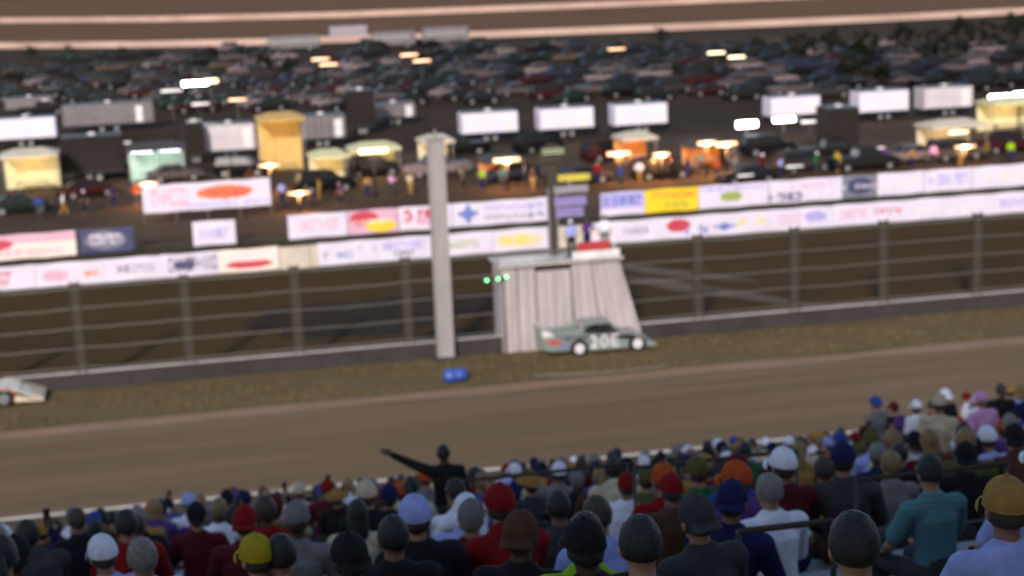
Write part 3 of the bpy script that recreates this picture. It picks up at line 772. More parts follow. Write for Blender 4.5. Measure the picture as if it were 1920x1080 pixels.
b = MB(); b.box((.05, -.30, 4.95), (1.0, .04, .05), M['lgreen']); b.box((.05, -.30, 4.80), (1.0, .04, .05), M['lgreen']); 
b2 = MB(); b2.box((.05, -.24, 4.88), (1.15, .08, .4), M['olive'] if 'olive' in M else M['post']); hb = b2.build('lamp_box', parent=ms); b.ms[0] = mat("pale_green_tube", (.5,.6,.35), .5); 
o = b.build('tube', parent=hb)
# start lights on an arm left of the stand
sl = tag(empty('signal_lights', (X0, FY-.30, 0)), 'arm with three small green lamps left of the flag stand', 'signal light')
zl = AY(934, 523, FY-.35).z
b = MB(); b.box((-.42, .08, zl-.01), (1.15, .05, .10), M['dsteel']); b.tube([(.05,.1,0),(.05,.1,zl)], .03, M['dsteel'], 8); b.build('arm', parent=sl)
for x in (913, 934, 950):
    pz = AY(x, {913:526,934:523,950:520}[x], FY-.35); b = MB(); b.tube([(0,.03,0),(0,-.03,0)], .062, M['lgreen'], 12, smooth=False)
    b.build('lamp', parent=sl, loc=(pz.x-X0, -.02, pz.z))
# officials
def official(px, py, ps, sh, hd, tr, label, rz=PI, dy=.9, **kw):
    q = AY(px, py, FY+dy); t = person((q.x, FY+dy, HT+.012), rz, ps, sh, hd, trous=tr, **kw); tag(t, label, 'person', 'officials on the flag stand')
official(1072, 480, T_, 'sky', ('cap','white','brown'), 'black', 'official in light blue shirt and dark trousers in the middle of the flag stand', 0, .35)
official(1102, 480, 'akimbo', 'purple', ('short','brown',None), 'navy', 'official in purple shirt standing hands on hips on the flag stand', .5, .8)
official(1135, 480, T_, 'white', ('cap','grey','brown'), 'grey', 'official in white shirt and grey cap behind the red board', -.3, 1.0)

# blue drum and hose on the grass
q = G(855, 720)
dr = tag(empty('plastic_drum', (q.x, q.y+.2, .33), .08), 'blue plastic drum lying on its side on the grass verge', 'drum')
blue = mat("blue_plastic", (.035,.085,.38), .45, var=.25, scale=4)
b = MB(); ring = [(-.46,.25),(-.44,.275),(-.24,.285),(-.22,.295),(-.18,.295),(-.16,.285),(.16,.285),(.18,.295),(.22,.295),(.24,.285),(.44,.275),(.46,.25)]
b.tube([(x,0,0) for x, r_ in ring], [r_ for x, r_ in ring], blue, 28); b.build('shell', parent=dr)
b = MB(); b.tube([(.46,0,0),(.475,0,0)], [.22,.22], M['dsteel'], 20); b.build('lid', parent=dr)
b = MB(); pts = [G(x, y) for x, y in ((1000,706),(1060,704),(1120,701),(1180,696),(1230,690),(1262,683))]
b.tube([(p.x, p.y, .05) for p in pts], .028, M['wire'], 6); tag(b.build('hose'), 'thin pale hose lying along the edge of the grass below the race car', 'hose')

# grass tufts on the verges
def tufts(name, y0, y1, n, h, m, xr=(-32, 60)):
    b = MB(); vs = []; fs = []
    for i in range(n):
        x, y = R.uniform(*xr), R.uniform(y0, y1)
        if abs(sin(x*.7+y)+sin(x*.23)) < .35: continue
        for j in range(4):
            a = R.uniform(0, 2*PI); hh = h*R.uniform(.4, 1.2); w_ = R.uniform(.02, .05); k = len(vs); dx, dy = cos(a)*w_, sin(a)*w_
            lx, ly = R.uniform(-.1,.1), R.uniform(-.1,.1)
            vs += [(x+dx+lx*.5, y+dy+ly*.5, .02), (x-dx+lx*.5, y-dy+ly*.5, .02), (x+lx*1.6, y+ly*1.6, hh)]; fs.append((k, k+1, k+2))
    b.add(vs, fs, m); return tag(b.build(name), 'short dry grass growing on the verge beside the concrete wall' if y0 < 80 else 'dark short grass between the two rows of banners', 'grass', kind='stuff')
tufts('grass', 66.1, 71.4, 9000, .11, M['blade'])
tufts('grass', 97.5, 106.5, 7000, .16, M['grass2'], (-42, 84))

# ------------------------------------------------------------------ banners
def bm_(c):
    if isinstance(c, tuple): return vinyl(tuple(round(a*.9+q*.1, 3) for a, q in zip(BC[c[0]], BC[c[1]])))
    return vinyl(BC[c])
def banner(name, a, c, z0, h, base, marks, label, parent=None, group=None, ht=None, cell=.07, edge=None):
    """a, c: ground points of the two lower corners; marks: (u0,u1,v0,v1,kind,colour)"""
    a = Vector((a.x, a.y, 0)); c = Vector((c.x, c.y, 0)); d = c-a; L = d.length; rz = math.atan2(d.y, d.x)
    nx_, nz = max(8, int(L/cell)), max(6, int(h/cell)); rs = random.Random(hash(label) & 0xffff if False else len(label)*31+int(L*100))
    b = MB(); vs = []
    ph = rs.uniform(0, 6)
    for j in range(nz+1):
        for i in range(nx_+1):
            t = i/nx_; x = L*t; s = j/nz
            sag = .05*sin(PI*s)*sin(x*1.9+ph)*.5
            vs.append((x, sag, z0+h*s-.02*sin(x*2.2+ph)*(1 if j in (0, nz) else .6)))
    slots = []
    for j in range(nz):
        for i in range(nx_):
            u, v = (i+.5)/nx_, (j+.5)/nz; col = base
            for (u0, u1, v0, v1, kd, cc) in marks:
                if u0 <= u <= u1 and v0 <= v <= v1:
                    p_, q_ = (u-u0)/(u1-u0), (v-v0)/(v1-v0)
                    if kd == 'f': col = cc
                    elif kd == 'e' and (p_-.5)**2+(q_-.5)**2 < .25: col = cc
                    elif kd == 't':                                  # illegible lettering
                        X = (u-u0)*L; gidx = int(X/(h*.20)); gx = (X/(h*.20)) % 1
                        rr = random.Random(gidx*7+len(label)); pat = rr.randint(0, 3)
                        if gx < .82 and rr.random() > .12 and (gx < .28 or (pat == 0 and q_ > .7) or (pat == 1 and (q_ > .75 or q_ < .25)) or (pat == 2 and abs(q_-.5) < .18) or (pat == 3 and gx > .54)): col = cc
                    elif kd == 's' and (abs(p_-.5)+abs(q_-.5)*.8 < .38 or abs(q_-.5) < .12 or abs(p_-.5) < .1): col = cc
            slots.append(col if col == base else (col, base))
    n1 = nx_+1
    b.v = vs; b.f = [(j*n1+i, j*n1+i+1, (j+1)*n1+i+1, (j+1)*n1+i) for j in range(nz) for i in range(nx_)]
    b.sm = [True]*len(b.f); b.mi = [b.slot(bm_(s)) for s in slots]
    o = b.build(name, loc=(a.x, a.y, 0), rz=rz); md = o.modifiers.new('s', 'SOLIDIFY'); md.thickness = .012; md.offset = 1
    return tag(o, label, 'banner', group)
BY = 96.0
bw = MB()
for i in range(-16, 30): bw.box((i*5, BY+.35, .66), (4.96, .24, 1.32), M['cream'])
tag(bw.build('banner_wall'), 'cream wall carrying the lower row of sponsor banners', 'wall')
bc = MB()
GL = 'banners on the lower wall'; GU = 'banners on the upper fence'
lower = [ # x0, x1, base, marks, label
 (-120, 62, 'w', [(.3,.75,.25,.8,'t','r')], 'white banner with red lettering at the left end of the lower wall'),
 (66, 190, 'w', [(.1,.5,.2,.7,'e','p'),(.6,.95,.3,.6,'t','o')], 'white banner with small pink and orange mark on the lower wall'),
 (194, 300, 'w', [(.1,.9,.35,.7,'t','g')], 'white banner with one line of grey lettering on the lower wall'),
 (304, 410, 'w', [(.05,.95,.2,.85,'t','g'),(.2,.6,.3,.7,'e','n')], 'grey and navy lettered banner on the lower wall'),
 (414, 522, 'k', [(.1,.9,.15,.5,'e','r'),(.2,.8,.6,.85,'t','w')], 'pink banner with crimson oval on the lower wall'),
 (600, 706, 'w', [(.1,.6,.25,.6,'t','b'),(.7,.95,.5,.8,'t','l')], 'white banner with blue lettering right of the cream gap'),
 (710, 808, 'w', [(.1,.9,.5,.85,'t','l'),(.3,.7,.15,.4,'t','g')], 'white banner with lilac lettering just left of the tower pole'),
 (812, 925, 'w', [(.15,.8,.3,.65,'t','e')], 'white banner with olive lettering just right of the tower pole'),
 (929, 1034, 'w', [(.05,.85,.15,.8,'e','c'),(.1,.6,.3,.7,'t','y')], 'white banner with pale yellow oval left of the flag stand'),
 (1100, 1240, 'w', [(.05,.35,.2,.8,'t','k'),(.45,.9,.35,.65,'t','g')], 'white banner with faint grey lettering just right of the flag stand'),
 (1244, 1330, 'w', [(.1,.6,.3,.9,'e','r'),(.5,.95,.1,.5,'t','b')], 'white banner with red oval and blue lettering'),
 (1334, 1440, 'w', [(.05,.45,.2,.6,'s','b'),(.5,.95,.35,.7,'t','y')], 'white banner with blue star and yellow lettering'),
 (1444, 1560, 'w', [(.1,.5,.2,.75,'t','p'),(.55,.9,.3,.8,'e','l')], 'white banner with pink lettering and lilac oval'),
 (1564, 1690, 'w', [(.1,.5,.3,.75,'t','p'),(.6,.95,.4,.7,'t','r')], 'white banner with pink and red lettering on the lower wall'),
 (1694, 1860, 'w', [(.15,.35,.3,.6,'t','k')], 'nearly blank bright white banner on the lower wall'),
 (1864, 2060, 'w', [(.05,.5,.3,.7,'t','l'),(.55,.95,.3,.7,'t','p')], 'white banner with lilac lettering at the right end of the lower wall'),
]
for x0, x1, bs, mk, lb in lower:
    a = AY(x0-2, 500, BY+.16); c = AY(x1+2, 500, BY+.16); banner('banner', a, c, .06, 1.36, bs, mk, lb, group=GL)
UY = 106.0
fr = tag(empty('rail_fence', (0, UY+.25, 0)), 'low wooden fence holding the upper row of banners', 'fence')
for i in range(0, 46):
    b = MB(); b.box((0,0,.85), (.14,.14,1.7), M['post']); b.build('post', parent=fr, loc=(-46+i*3.1,0,0))
for z in (.3, 1.0, 1.6):
    b = MB(); b.box((25,.11,z), (146,.05,.12), M['post']); b.build('rail', parent=fr)
upper = [
 (-60, 136, 'k', [(0,1,.62,1,'f','p'),(0,.4,.4,.85,'e','r'),(.2,.9,.15,.4,'t','p')], 'pink and red banner at the left end of the upper fence'),
 (144, 246, 'n', [(.1,.85,.15,.9,'e','g'),(.2,.8,.35,.75,'t','w')], 'navy banner with white lettering on the upper fence'),
 (360, 438, 'w', [(.15,.85,.3,.7,'t','l')], 'small white banner below the large orange-lettered one'),
 (540, 648, 'w', [(.2,.85,.3,.75,'t','p')], 'white banner with faint pink lettering at the gap in the upper fence'),
 (652, 745, 'p', [(.05,.6,.35,.95,'e','r'),(.35,.95,.05,.6,'e','y'),(.1,.9,.4,.6,'t','k')], 'pink banner with red and yellow ovals'),
 (749, 846, 'w', [(.1,.65,.35,.85,'t','r'),(.3,.7,.2,.5,'e','p')], 'white banner with red lettering behind the tower pole'),
 (850, 1046, 'w', [(.05,.24,.15,.9,'s','b'),(.3,.95,.55,.8,'t','l'),(.3,.9,.2,.4,'t','g')], 'long white banner with blue star left of the mast'),
 (1128, 1208, 'w', [(0,.95,.3,.95,'f','l'),(.1,.9,.45,.8,'t','b')], 'lilac and white banner right of the mast'),
 (1212, 1308, 'y', [(.05,.95,.55,.85,'t','o'),(.3,.85,.15,.4,'t','e')], 'bright yellow banner with orange lettering'),
 (1312, 1440, 'w', [(.3,.62,.25,.7,'e','e'),(.05,.95,.75,.92,'t','l')], 'white banner with yellow-green oval on the upper fence'),
 (1444, 1578, 'w', [(.0,.5,.1,.45,'t','n'),(.3,.9,.55,.8,'t','p')], 'white banner with navy and pink lettering on the upper fence'),
 (1582, 1642, 'g', [(.1,.9,.15,.9,'e','n'),(0,1,.4,.6,'t','w')], 'grey banner with navy oval on the upper fence'),
 (1646, 1730, 'w', [(.15,.85,.35,.65,'t','k')], 'white banner with one faint line of pinkish lettering'),
 (1734, 1820, 'w', [(.1,.9,.3,.75,'t','l')], 'white banner with lilac lettering near the right end of the upper fence'),
 (1824, 2030, 'w', [(.1,.5,.3,.7,'t','k'),(.55,.9,.4,.8,'t','p')], 'white banner at the right end of the upper fence'),
]
for x0, x1, bs, mk, lb in upper:
    a = AY(x0-1.5, 400, UY); c = AY(x1+1.5, 400, UY); banner('banner', a, c, .12, 1.58, bs, mk, lb, group=GU)
a = G(272, 425); c = AY(510, 400, a.y); zb = AY(390, 412, a.y).z
hb = banner('banner', a, c, .9, 1.95, 'w', [(.42,.86,.35,.85,'e','o'),(.46,.82,.5,.7,'t','r'),(.03,.35,.2,.85,'t','p'),(.3,.98,.1,.25,'t','l')], 'large raised white banner with orange oval, left of the pit')
fr2 = tag(empty('scaffold', (a.x, a.y+.15, 0)), 'steel frame carrying the large raised banner', 'scaffold')
for i in range(5): b = MB(); b.tube([(0,0,0),(0,0,2.9)], .05, M['steel'], 8); b.build('post', parent=fr2, loc=((c.x-a.x)*i/4,0,0))

# ------------------------------------------------------------------ pit: trailers, tents, pickups
def wheel(parent, x, y, z=.36, r=.36, w_=.22, name='wheel'):
    b = MB(); b.tube([(0,-w_/2,0),(0,w_/2,0)], r, M['black'], 18, smooth=False); b.tube([(0,-w_/2-.01,0),(0,w_/2+.01,0)], r*.6, M['steel'], 14, smooth=False)
    return b.build(name, parent=parent, loc=(x, y, z))
def trailer(x0, x1, ytop, ybot, col, label, depth=2.5, dark=None):
    """box trailer whose side fills x0..x1, ytop..ybot in the photo; wheels under it"""
    q = None
    for i in range(200):                       # the depth at which the bottom edge is .75 m above ground
        dist = 115+i; p = AD((x0+x1)/2, ybot, dist)
        if p.z <= .78: break
    Y = p.y; a, c = AY(x0, ybot, Y), AY(x1, ybot, Y); H = AY((x0+x1)/2, ytop, Y).z-p.z; L = (c-a).length
    t = tag(empty('box_trailer', (a.x, Y, 0)), label, 'trailer', 'box trailers in the pit')
    b = MB(); b.box((L/2, depth/2, .78+H/2), (L, depth, H), col); o = b.build('body', parent=t); md = o.modifiers.new('b','BEVEL'); md.width = .08; md.segments = 3
    b = MB(); b.box((L/2, depth/2, .78+H+.04), (L-.2, depth-.2, .07), M['dsteel'])
    b.box((L*.5, depth/2, .78+H+.16), (.5, .5, .2), M['wpaint']); b.build('roof', parent=t)
    b = MB(); b.box((L/2, -.012, .86), (L-.1, .03, .14), M['dsteel']); b.build('skirt', parent=t)
    b = MB(); b.box((L*.84, -.02, .78+H*.46), (.72, .04, H*.74), col if col.name.startswith('black') else M['wpaint']); d_ = b.build('door', parent=t)
    b = MB(); b.box((L*.84-.28, -.055, .78+H*.45), (.04, .03, .22), M['dsteel']); b.build('handle', parent=d_)
    b = MB(); n = int(L/.6)
    for i in range(1, n): b.box((L*i/n, -.008, .80+H*.5), (.012, .012, H*.94), col if col.name.startswith('black') else M['wpaint'])
    b.build('side_seam', parent=t)
    for x in (L*.42, L*.58): wheel(t, x, .14); wheel(t, x, depth-.14)
    b = MB(); b.tube([(0, depth/2, .6), (-1.1, depth/2, .5)], .05, M['dsteel'], 8); b.tube([(-.9, depth/2, .5), (-.9, depth/2, 0.02)], .04, M['dsteel'], 8); b.build('hitch', parent=t)
    return t
gw = M['wpaint']; lil = mat("lilac_trailer_paint", (.68,.62,.72), .5, col2=(.58,.53,.62), scale=.8); gry = mat("grey_trailer_paint", (.15,.125,.135), .6, col2=(.10,.085,.09), scale=.8)
pinkw = mat("warm_white_paint", (.56,.50,.52), .5, col2=(.44,.38,.40), scale=.8); minty = mat("mint_wall_paint", (.33,.50,.42), .6, col2=(.26,.40,.34), scale=1)
trailer(868, 972, 212, 252, lil, 'white box trailer directly right of the tower pole')
trailer(1014, 1114, 203, 243, lil, 'white box trailer above the score mast')
trailer(1154, 1252, 197, 237, lil, 'white box trailer third in the middle pit row')
trailer(1446, 1538, 182, 218, lil, 'white box trailer above the long lamp tube')
trailer(1612, 1704, 172, 212, lil, 'white box trailer right of the dark truck')
trailer(1734, 1824, 165, 205, pinkw, 'dull white box trailer right end of the pit row')
trailer(-10, 106, 222, 262, lil, 'pale lilac box trailer at the left edge')
trailer(118, 290, 196, 236, gry, 'long grey box trailer behind the left-hand tents')
trailer(384, 480, 236, 286, pinkw, 'pinkish white box trailer left of the yellow-lit tent')
trailer(10, 100, 185, 206, gry, 'small grey box trailer behind the lilac one')
trailer(560, 650, 218, 262, gry, 'dark grey box trailer right of the yellow-lit tent')
trailer(700, 780, 195, 222, gry, 'grey box trailer behind the tower pole')
trailer(1555, 1612, 205, 272, mat("black_shadow_paint", (.022,.018,.017), .8, spec=.05), 'tall black box standing in for shadow between two white trailers', depth=3)  # black boxes here and below are added as the shadows between trailers
blk = bpy.data.materials['black_shadow_paint']
trailer(116, 236, 258, 326, blk, 'big black box standing in for shadow left of the mint tent')
trailer(655, 705, 172, 240, blk, 'narrow black box standing in for shadow behind the pale yellow tents')
trailer(352, 384, 232, 292, blk, 'slim black box standing in for shadow left of the pinkish trailer')
def tent(x0, x1, ytop, ybot, canopy, lamp, label, wall=None, nl=1, deep=3.0, pw=None, cat='tent'):
    a, c = G(x0, ybot), G(x1, ybot); Y = (a.y+c.y)/2; a, c = AY(x0, ybot, Y), AY(x1, ybot, Y); H = AY((x0+x1)/2, ytop, Y).z; L = c.x-a.x
    H = max(2.2, H); t = tag(empty('canopy_tent', (a.x, Y, 0)), label, cat)
    for x in (.05, L-.05):
        for y in (.05, deep-.05): b = MB(); b.tube([(0,0,0),(0,0,H-.45)], .035, M['steel'], 8); b.build('leg', parent=t, loc=(x, y, .0))
    b = MB(); e = .15; z0, z1 = H-.45, H
    vs = [(-e,-e,z0),(L+e,-e,z0),(L+e,deep+e,z0),(-e,deep+e,z0),(L*.25,deep*.5,z1),(L*.75,deep*.5,z1)]
    b.add(vs, [(0,1,5,4),(1,2,5),(2,3,4,5),(3,0,4)], canopy)
    b.add([(-e,-e,z0),(L+e,-e,z0),(L+e,-e,z0-.22),(-e,-e,z0-.22)], [(0,3,2,1)], canopy); b.add([(-e,-e,z0),(-e,deep+e,z0),(-e,deep+e,z0-.22),(-e,-e,z0-.22)], [(0,1,2,3)], canopy)
    b.add([(L+e,-e,z0),(L+e,deep+e,z0),(L+e,deep+e,z0-.22),(L+e,-e,z0-.22)], [(0,3,2,1)], canopy)
    o = b.build('canopy', parent=t); md = o.modifiers.new('s','SOLIDIFY'); md.thickness = .02
    if wall:
        b = MB(); n = 30; vs = []
        for i in range(n+1): vs += [(L*i/n, deep-.08+.04*sin(i*1.7), .05), (L*i/n, deep-.08+.02*sin(i*1.7), z0)]
        b.add(vs, [(2*i, 2*i+2, 2*i+3, 2*i+1) for i in range(n)], wall, True); b.build('back_wall', parent=t)
    for i in range(nl):
        if lamp: 
            b = MB(); w_ = L*.72/nl; b.box((L*(i+.5)/nl, .25, z0-.22), (w_, .12, .10), lamp); b.build('lamp_tube', parent=t)
    if pw:
        ld = bpy.data.lights.new('tent_lamp', 'POINT'); ld.energy = pw[0]*.6; ld.color = pw[1]; ld.shadow_soft_size = .15
        lo = bpy.data.objects.new('tent_lamp', ld); C.objects.link(lo); lo.parent = t; lo.location = (L*.5, deep*.3, z0-.5)
    # trestle table with boxes below
    b = MB(); b.box((L*.5, deep*.55, .74), (L*.6, .7, .04), M['alu']); 
    for x in (L*.24, L*.76): b.box((x, deep*.55, .36), (.05, .6, .72), M['steel'])
    tb = tag(b.build('trestle_table', loc=(a.x, Y, 0)), 'folding table under the '+label, 'table')
    return t
cw = mat("cream_canvas", (.52,.46,.36), .85, col2=(.42,.37,.29), scale=1); yw = mat("pale_yellow_canvas", (.55,.52,.30), .85, col2=(.45,.42,.25), scale=1)
dk = mat("dark_canvas", (.05,.045,.045), .85, var=.3, scale=1); ora = mat("orange_canvas", (.50,.23,.06), .85, var=.3, scale=1); mintc = mat("mint_canvas", (.36,.50,.42), .8, var=.2, scale=1)
tent(6, 112, 280, 362, cw, M['lyellow'], 'cream tent lit yellow inside at the left edge', yw, pw=(420, (1,.68,.32)))
tent(244, 350, 268, 345, dk, M['lwhite'], 'tent with mint green back wall under two white tubes', mintc, nl=2, pw=(260, (.85,1,.92)))
tent(492, 576, 212, 330, mat("amber_canvas", (.50,.32,.10), .85, col2=(.38,.25,.08), scale=1), M['lamb'], 'tall amber-lit tent left of the pale yellow tents', mat("amber_wall", (.55,.36,.12), .85, var=.2, scale=1), deep=3.5, pw=(300, (1,.68,.32)))
tent(588, 655, 282, 352, yw, M['lyellow'], 'small pale yellow tent right of the amber-lit tent', yw, pw=(250, (1,.68,.32)))
tent(662, 752, 268, 335, yw, M['lyellow'], 'wide pale yellow tent left of the tower pole', yw, pw=(420, (1,.68,.32)))
tent(795, 852, 254, 318, cw, M['lyellow'], 'cream tent directly behind the top of the tower pole', cw, pw=(300, (1,.7,.35)))
tent(912, 985, 290, 345, dk, M['lamb'], 'dark tent with amber lamp above the upper banners', ora, pw=(420, (1,.45,.15)))
tent(1170, 1232, 248, 312, cw, M['lamb'], 'cream tent right of the score mast', ora, pw=(420, (1,.45,.15)))
tent(1300, 1372, 262, 320, dk, M['lorange'], 'dark tent with orange lamp behind the yellow banner', ora, pw=(420, (1,.45,.15)))
tent(1748, 1850, 225, 290, cw, M['lamb'], 'cream tent under the dull white trailer', cw, pw=(380, (1,.68,.32)))
tent(1860, 1960, 182, 250, yw, M['lyellow'], 'pale yellow tent at the right edge', yw, pw=(420, (1,.68,.32)))

# vehicles
def car_meshes(kind):
    L, W_, zb = dict(sedan=(4.7,1.8,.0), suv=(4.8,1.9,0), pickup=(5.6,1.95,0))[kind]
    st = dict(sedan=[(-2.35,.55,.62),(-2.2,.84,.95),(-1.1,.89,1.0),(1.0,.9,.97),(1.9,.86,.86),(2.25,.80,.68),(2.35,.6,.55)],
              suv=[(-2.4,.7,.8),(-2.3,.9,1.05),(-1.1,.95,1.1),(1.1,.95,1.08),(1.95,.9,1.0),(2.3,.85,.8),(2.4,.65,.6)],
              pickup=[(-2.8,.85,.95),(-2.75,.93,1.08),(-1.1,.97,1.1),(1.4,.97,1.12),(2.3,.93,1.05),(2.7,.88,.85),(2.8,.7,.65)])[kind]
    b = MB(); vs = []
    for x, w_, zt in st:
        vs += [(x,-w_*.92,.28),(x,-w_,.55),(x,-w_*.97,zt-.08),(x,-w_*.86,zt),(x,w_*.86,zt),(x,w_*.97,zt-.08),(x,w_,.55),(x,w_*.92,.28)]
    n = len(st); fs = [(8*i+k, 8*i+(k+1)%8, 8*(i+1)+(k+1)%8, 8*(i+1)+k) for i in range(n-1) for k in range(8)]
    fs += [tuple(range(8))[::-1], tuple(range(8*(n-1), 8*n))]
    b.add(vs, fs, M['black'], True)
    cab = dict(sedan=((-1.75,-.95,.35,1.15),.96,1.42), suv=((-2.25,-2.0,.45,1.15),1.06,1.72), pickup=((-.85,-.65,.75,1.35),1.08,1.72))[kind]
    (x0,x1,x2,x3), zl, zr = cab; w0, w1 = W_*.46, W_*.38
    b.box(((x1+x2)/2,0,zr-.01), (x2-x1+.1, w1*2+.02, .05), b.ms[0])
    if kind == 'pickup': b.box((-1.85,0,1.09), (1.7,1.5,.03), M['dsteel'])
    g = MB(); vs = [(x0,-w0,zl),(x3,-w0,zl),(x3,w0,zl),(x0,w0,zl),(x1,-w1,zr),(x2,-w1,zr),(x2,w1,zr),(x1,w1,zr)]
    g.add(vs, [(3,2,1,0),(4,5,6,7),(0,1,5,4),(1,2,6,5),(2,3,7,6),(3,0,4,7)], M['glass'])
    gm = g.mesh('window')
    for X, Z, nm in ((x1, zr, 0), (x2, zr, 0), ((x1+x2)/2, zr, 0)):
        for s in (-1, 1):
            xb = x0 if X == x1 else x3 if X == x2 else X
            b.tube([(xb, s*w0, zl-.02), (X, s*w1, Z)], .045, b.ms[0], 6)
    me = b.mesh('body'); gb = bpy.data.objects.new('t', me)
    fixn(me); fixn(gm); bpy.data.objects.remove(gb); return me, gm, L
VM = {k: car_meshes(k) for k in ('sedan', 'suv', 'pickup')}
b = MB(); b.tube([(0,-.11,0),(0,.11,0)], .33, M['black'], 16, smooth=False); b.tube([(0,-.12,0),(0,.12,0)], .2, M['steel'], 12, smooth=False); WM = b.mesh('wheel')
b = MB(); b.box((0,0,0), (.06,.34,.14), M['alu']); HL = b.mesh('headlight')
CARC = dict(black=(.06,.055,.055), charcoal=(.11,.10,.10), grey=(.20,.175,.17), silver=(.31,.27,.27), white=(.45,.39,.39), navy=(.10,.10,.13), maroon=(.20,.07,.08), tan=(.30,.25,.21), green=(.09,.14,.11), blue=(.15,.16,.22))
def vehicle(kind, col, loc, rz, parts=True):
    bm, gm, L = VM[kind]; t = link('parked_'+{'sedan':'car','suv':'car','pickup':'pickup'}[kind], bm, None, loc, rz); setm(t, paint(CARC[col]))
    link('window', gm, t)
    if parts:
        xw = dict(sedan=1.38, suv=1.4, pickup=1.75)[kind]
        for x in (-xw, xw):
            for s in (-1, 1): link('wheel', WM, t, (x, s*.82, .33))
        for s in (-1, 1): link('headlight', HL, t, (L/2-.13, s*.62, .66 if kind == 'sedan' else .8))
    return t
KW = dict(sedan='sedan', suv='sport utility car', pickup='pickup truck')
# pit vehicles (near)
nearv = [(820,330,'pickup','white',.1),(610,360,'suv','black',.2),(455,330,'suv','black',-.2),(200,330,'pickup','black',.05),(165,370,'sedan','maroon',.3),(40,400,'sedan','green',.1),
 (960,338,'sedan','blue',.3),(1090,345,'sedan','grey',.2),(1240,335,'suv','charcoal',.1),(1400,345,'sedan','navy',.1),(1505,322,'suv','grey',.2),(1620,318,'pickup','charcoal',.0),
 (1700,305,'sedan','white',.15),(1560,300,'pickup','black',-.1),(1140,300,'suv','maroon',.3),(860,290,'pickup','black',.0),(1010,285,'suv','black',.4),(1790,300,'suv','tan',.1),(1890,285,'pickup','maroon',.1),
 (700,330,'suv','charcoal',.1),(330,340,'sedan','silver',.1),(1330,305,'sedan','silver',-.1),(1440,290,'suv','black',.0)]
for i, (x, y, kd, col, rz) in enumerate(nearv):
    q = G(x, y); t = vehicle(kd, col, (q.x, q.y, .012), rz+(PI if i % 3 == 0 else 0))
    tag(t, f'{col} {KW[kd]} in the pit, '+['behind the tower pole','left of the yellow tents','by the amber tent','left of the mint tent','beside the maroon stains','near the left edge','behind the long star banner','behind the mast','right of the cream tent','behind the white oval banner','below the tube lamp','right of the bluish lamp','behind the grey banner','in front of the black shadow box','beside the score mast','below the nearest white trailer','under the second white trailer','in front of the cream right tent','near the right edge','left of the wide yellow tent','in front of the mint tent','beside the orange lamp tent','below the bright lamp'][i].replace('beside the maroon stains','beyond the navy banner'), 'car' if kd != 'pickup' else 'pickup', 'vehicles in the pit')
# pit people
pitp = []
pc = ['red','blue','white','black','navy','orange','grey','maroon','sky','green','yellow','purple','tan','pink','cream','olive','lime','teal','brown','charcoal']
spots = [(30,395),(75,405),(120,398),(160,395),(215,385),(255,380),(430,352),(470,350),(530,378),(575,385),(600,372),(640,380),(690,365),(735,362),(770,360),(870,350),(905,352),(945,348),(1000,352),(1025,345),
 (1120,340),(1165,345),(1200,338),(1260,335),(1290,330),(1345,332),(1380,328),(1430,325),(1465,330),(1530,322),(1570,318),(1660,310),(1710,312),(1750,305),(1800,308),(1850,300),(1895,298),(1315,318),(1225,322),(1075,352)]
for i, (x, y) in enumerate(spots):
    q = G(x, y+6); ps = ['standing','akimbo','walking'][i % 3]; hd = heads[(i*5) % len(heads)]; sh = pc[i % 20]
    t = person((q.x, q.y, .012), R.uniform(-3, 3), ps, sh, hd, trous=['navy','charcoal','tan','black'][i % 4], long=i >= 20)
    tag(t, f"crew member in {sh} {'long sleeves' if i >= 20 else 'shirt'}, {headword(hd)}, {'walking' if ps=='walking' else 'standing'} in the pit", 'person', 'people in the pit')

# parked cars beyond the pit, in slanting rows
cnt = 0; rows = {}
cols = ['black']*5+['charcoal']*4+['grey']*4+['silver']*4+['white']*3+['navy']*2+['maroon','tan','green','blue']
for r_ in range(-9, 30):
    for j in range(0, 26):
        d0 = 172+j*6.6+(r_ % 3)*2.1; 
        if R.random() < .14: continue
        xx = r_*8.0-14+(d0-172)*-.22+R.uniform(-.7,.7)
        q = Vector((xx, d0+R.uniform(-.5,.5), 0)); u, v, dd = PX((q.x, q.y, .7))
        if u < -30 or u > 1950 or v < 92-(u*.030)+8: continue
        if v > 216-.028*u or (u > 1380 and v < 150-.03*(u-1380) and False): continue
        if j > 14 and R.random() < .35: continue
        rows.setdefault(r_, []).append((q, u, v))
allc = [(r_, i, *e) for r_, l in rows.items() for i, e in enumerate(l)]
R.shuffle(allc); allc.sort(key=lambda e: -e[4]); allc = allc[:262]; allc.sort(key=lambda e: (e[0], -e[4]))
rk = sorted({e[0] for e in allc}); idx = {}
for r_, i, q, u, v in allc:
    kd = R.choices(['sedan','suv','pickup'], [5,4,3])[0]; col = R.choice(cols)
    t = vehicle(kd, col, (q.x, q.y, .0), R.choice([0, PI])+.12+R.uniform(-.06,.06), parts=v > 150)
    k = idx.get(r_, 0); idx[r_] = k+1
    tag(t, f"{col} {KW[kd]}, {ordn(k)} from the pit in the {ordn(rk.index(r_))} parking row from the left", 'pickup' if kd == 'pickup' else 'car', 'vehicles parked beyond the pit')
print('parked', len(allc))

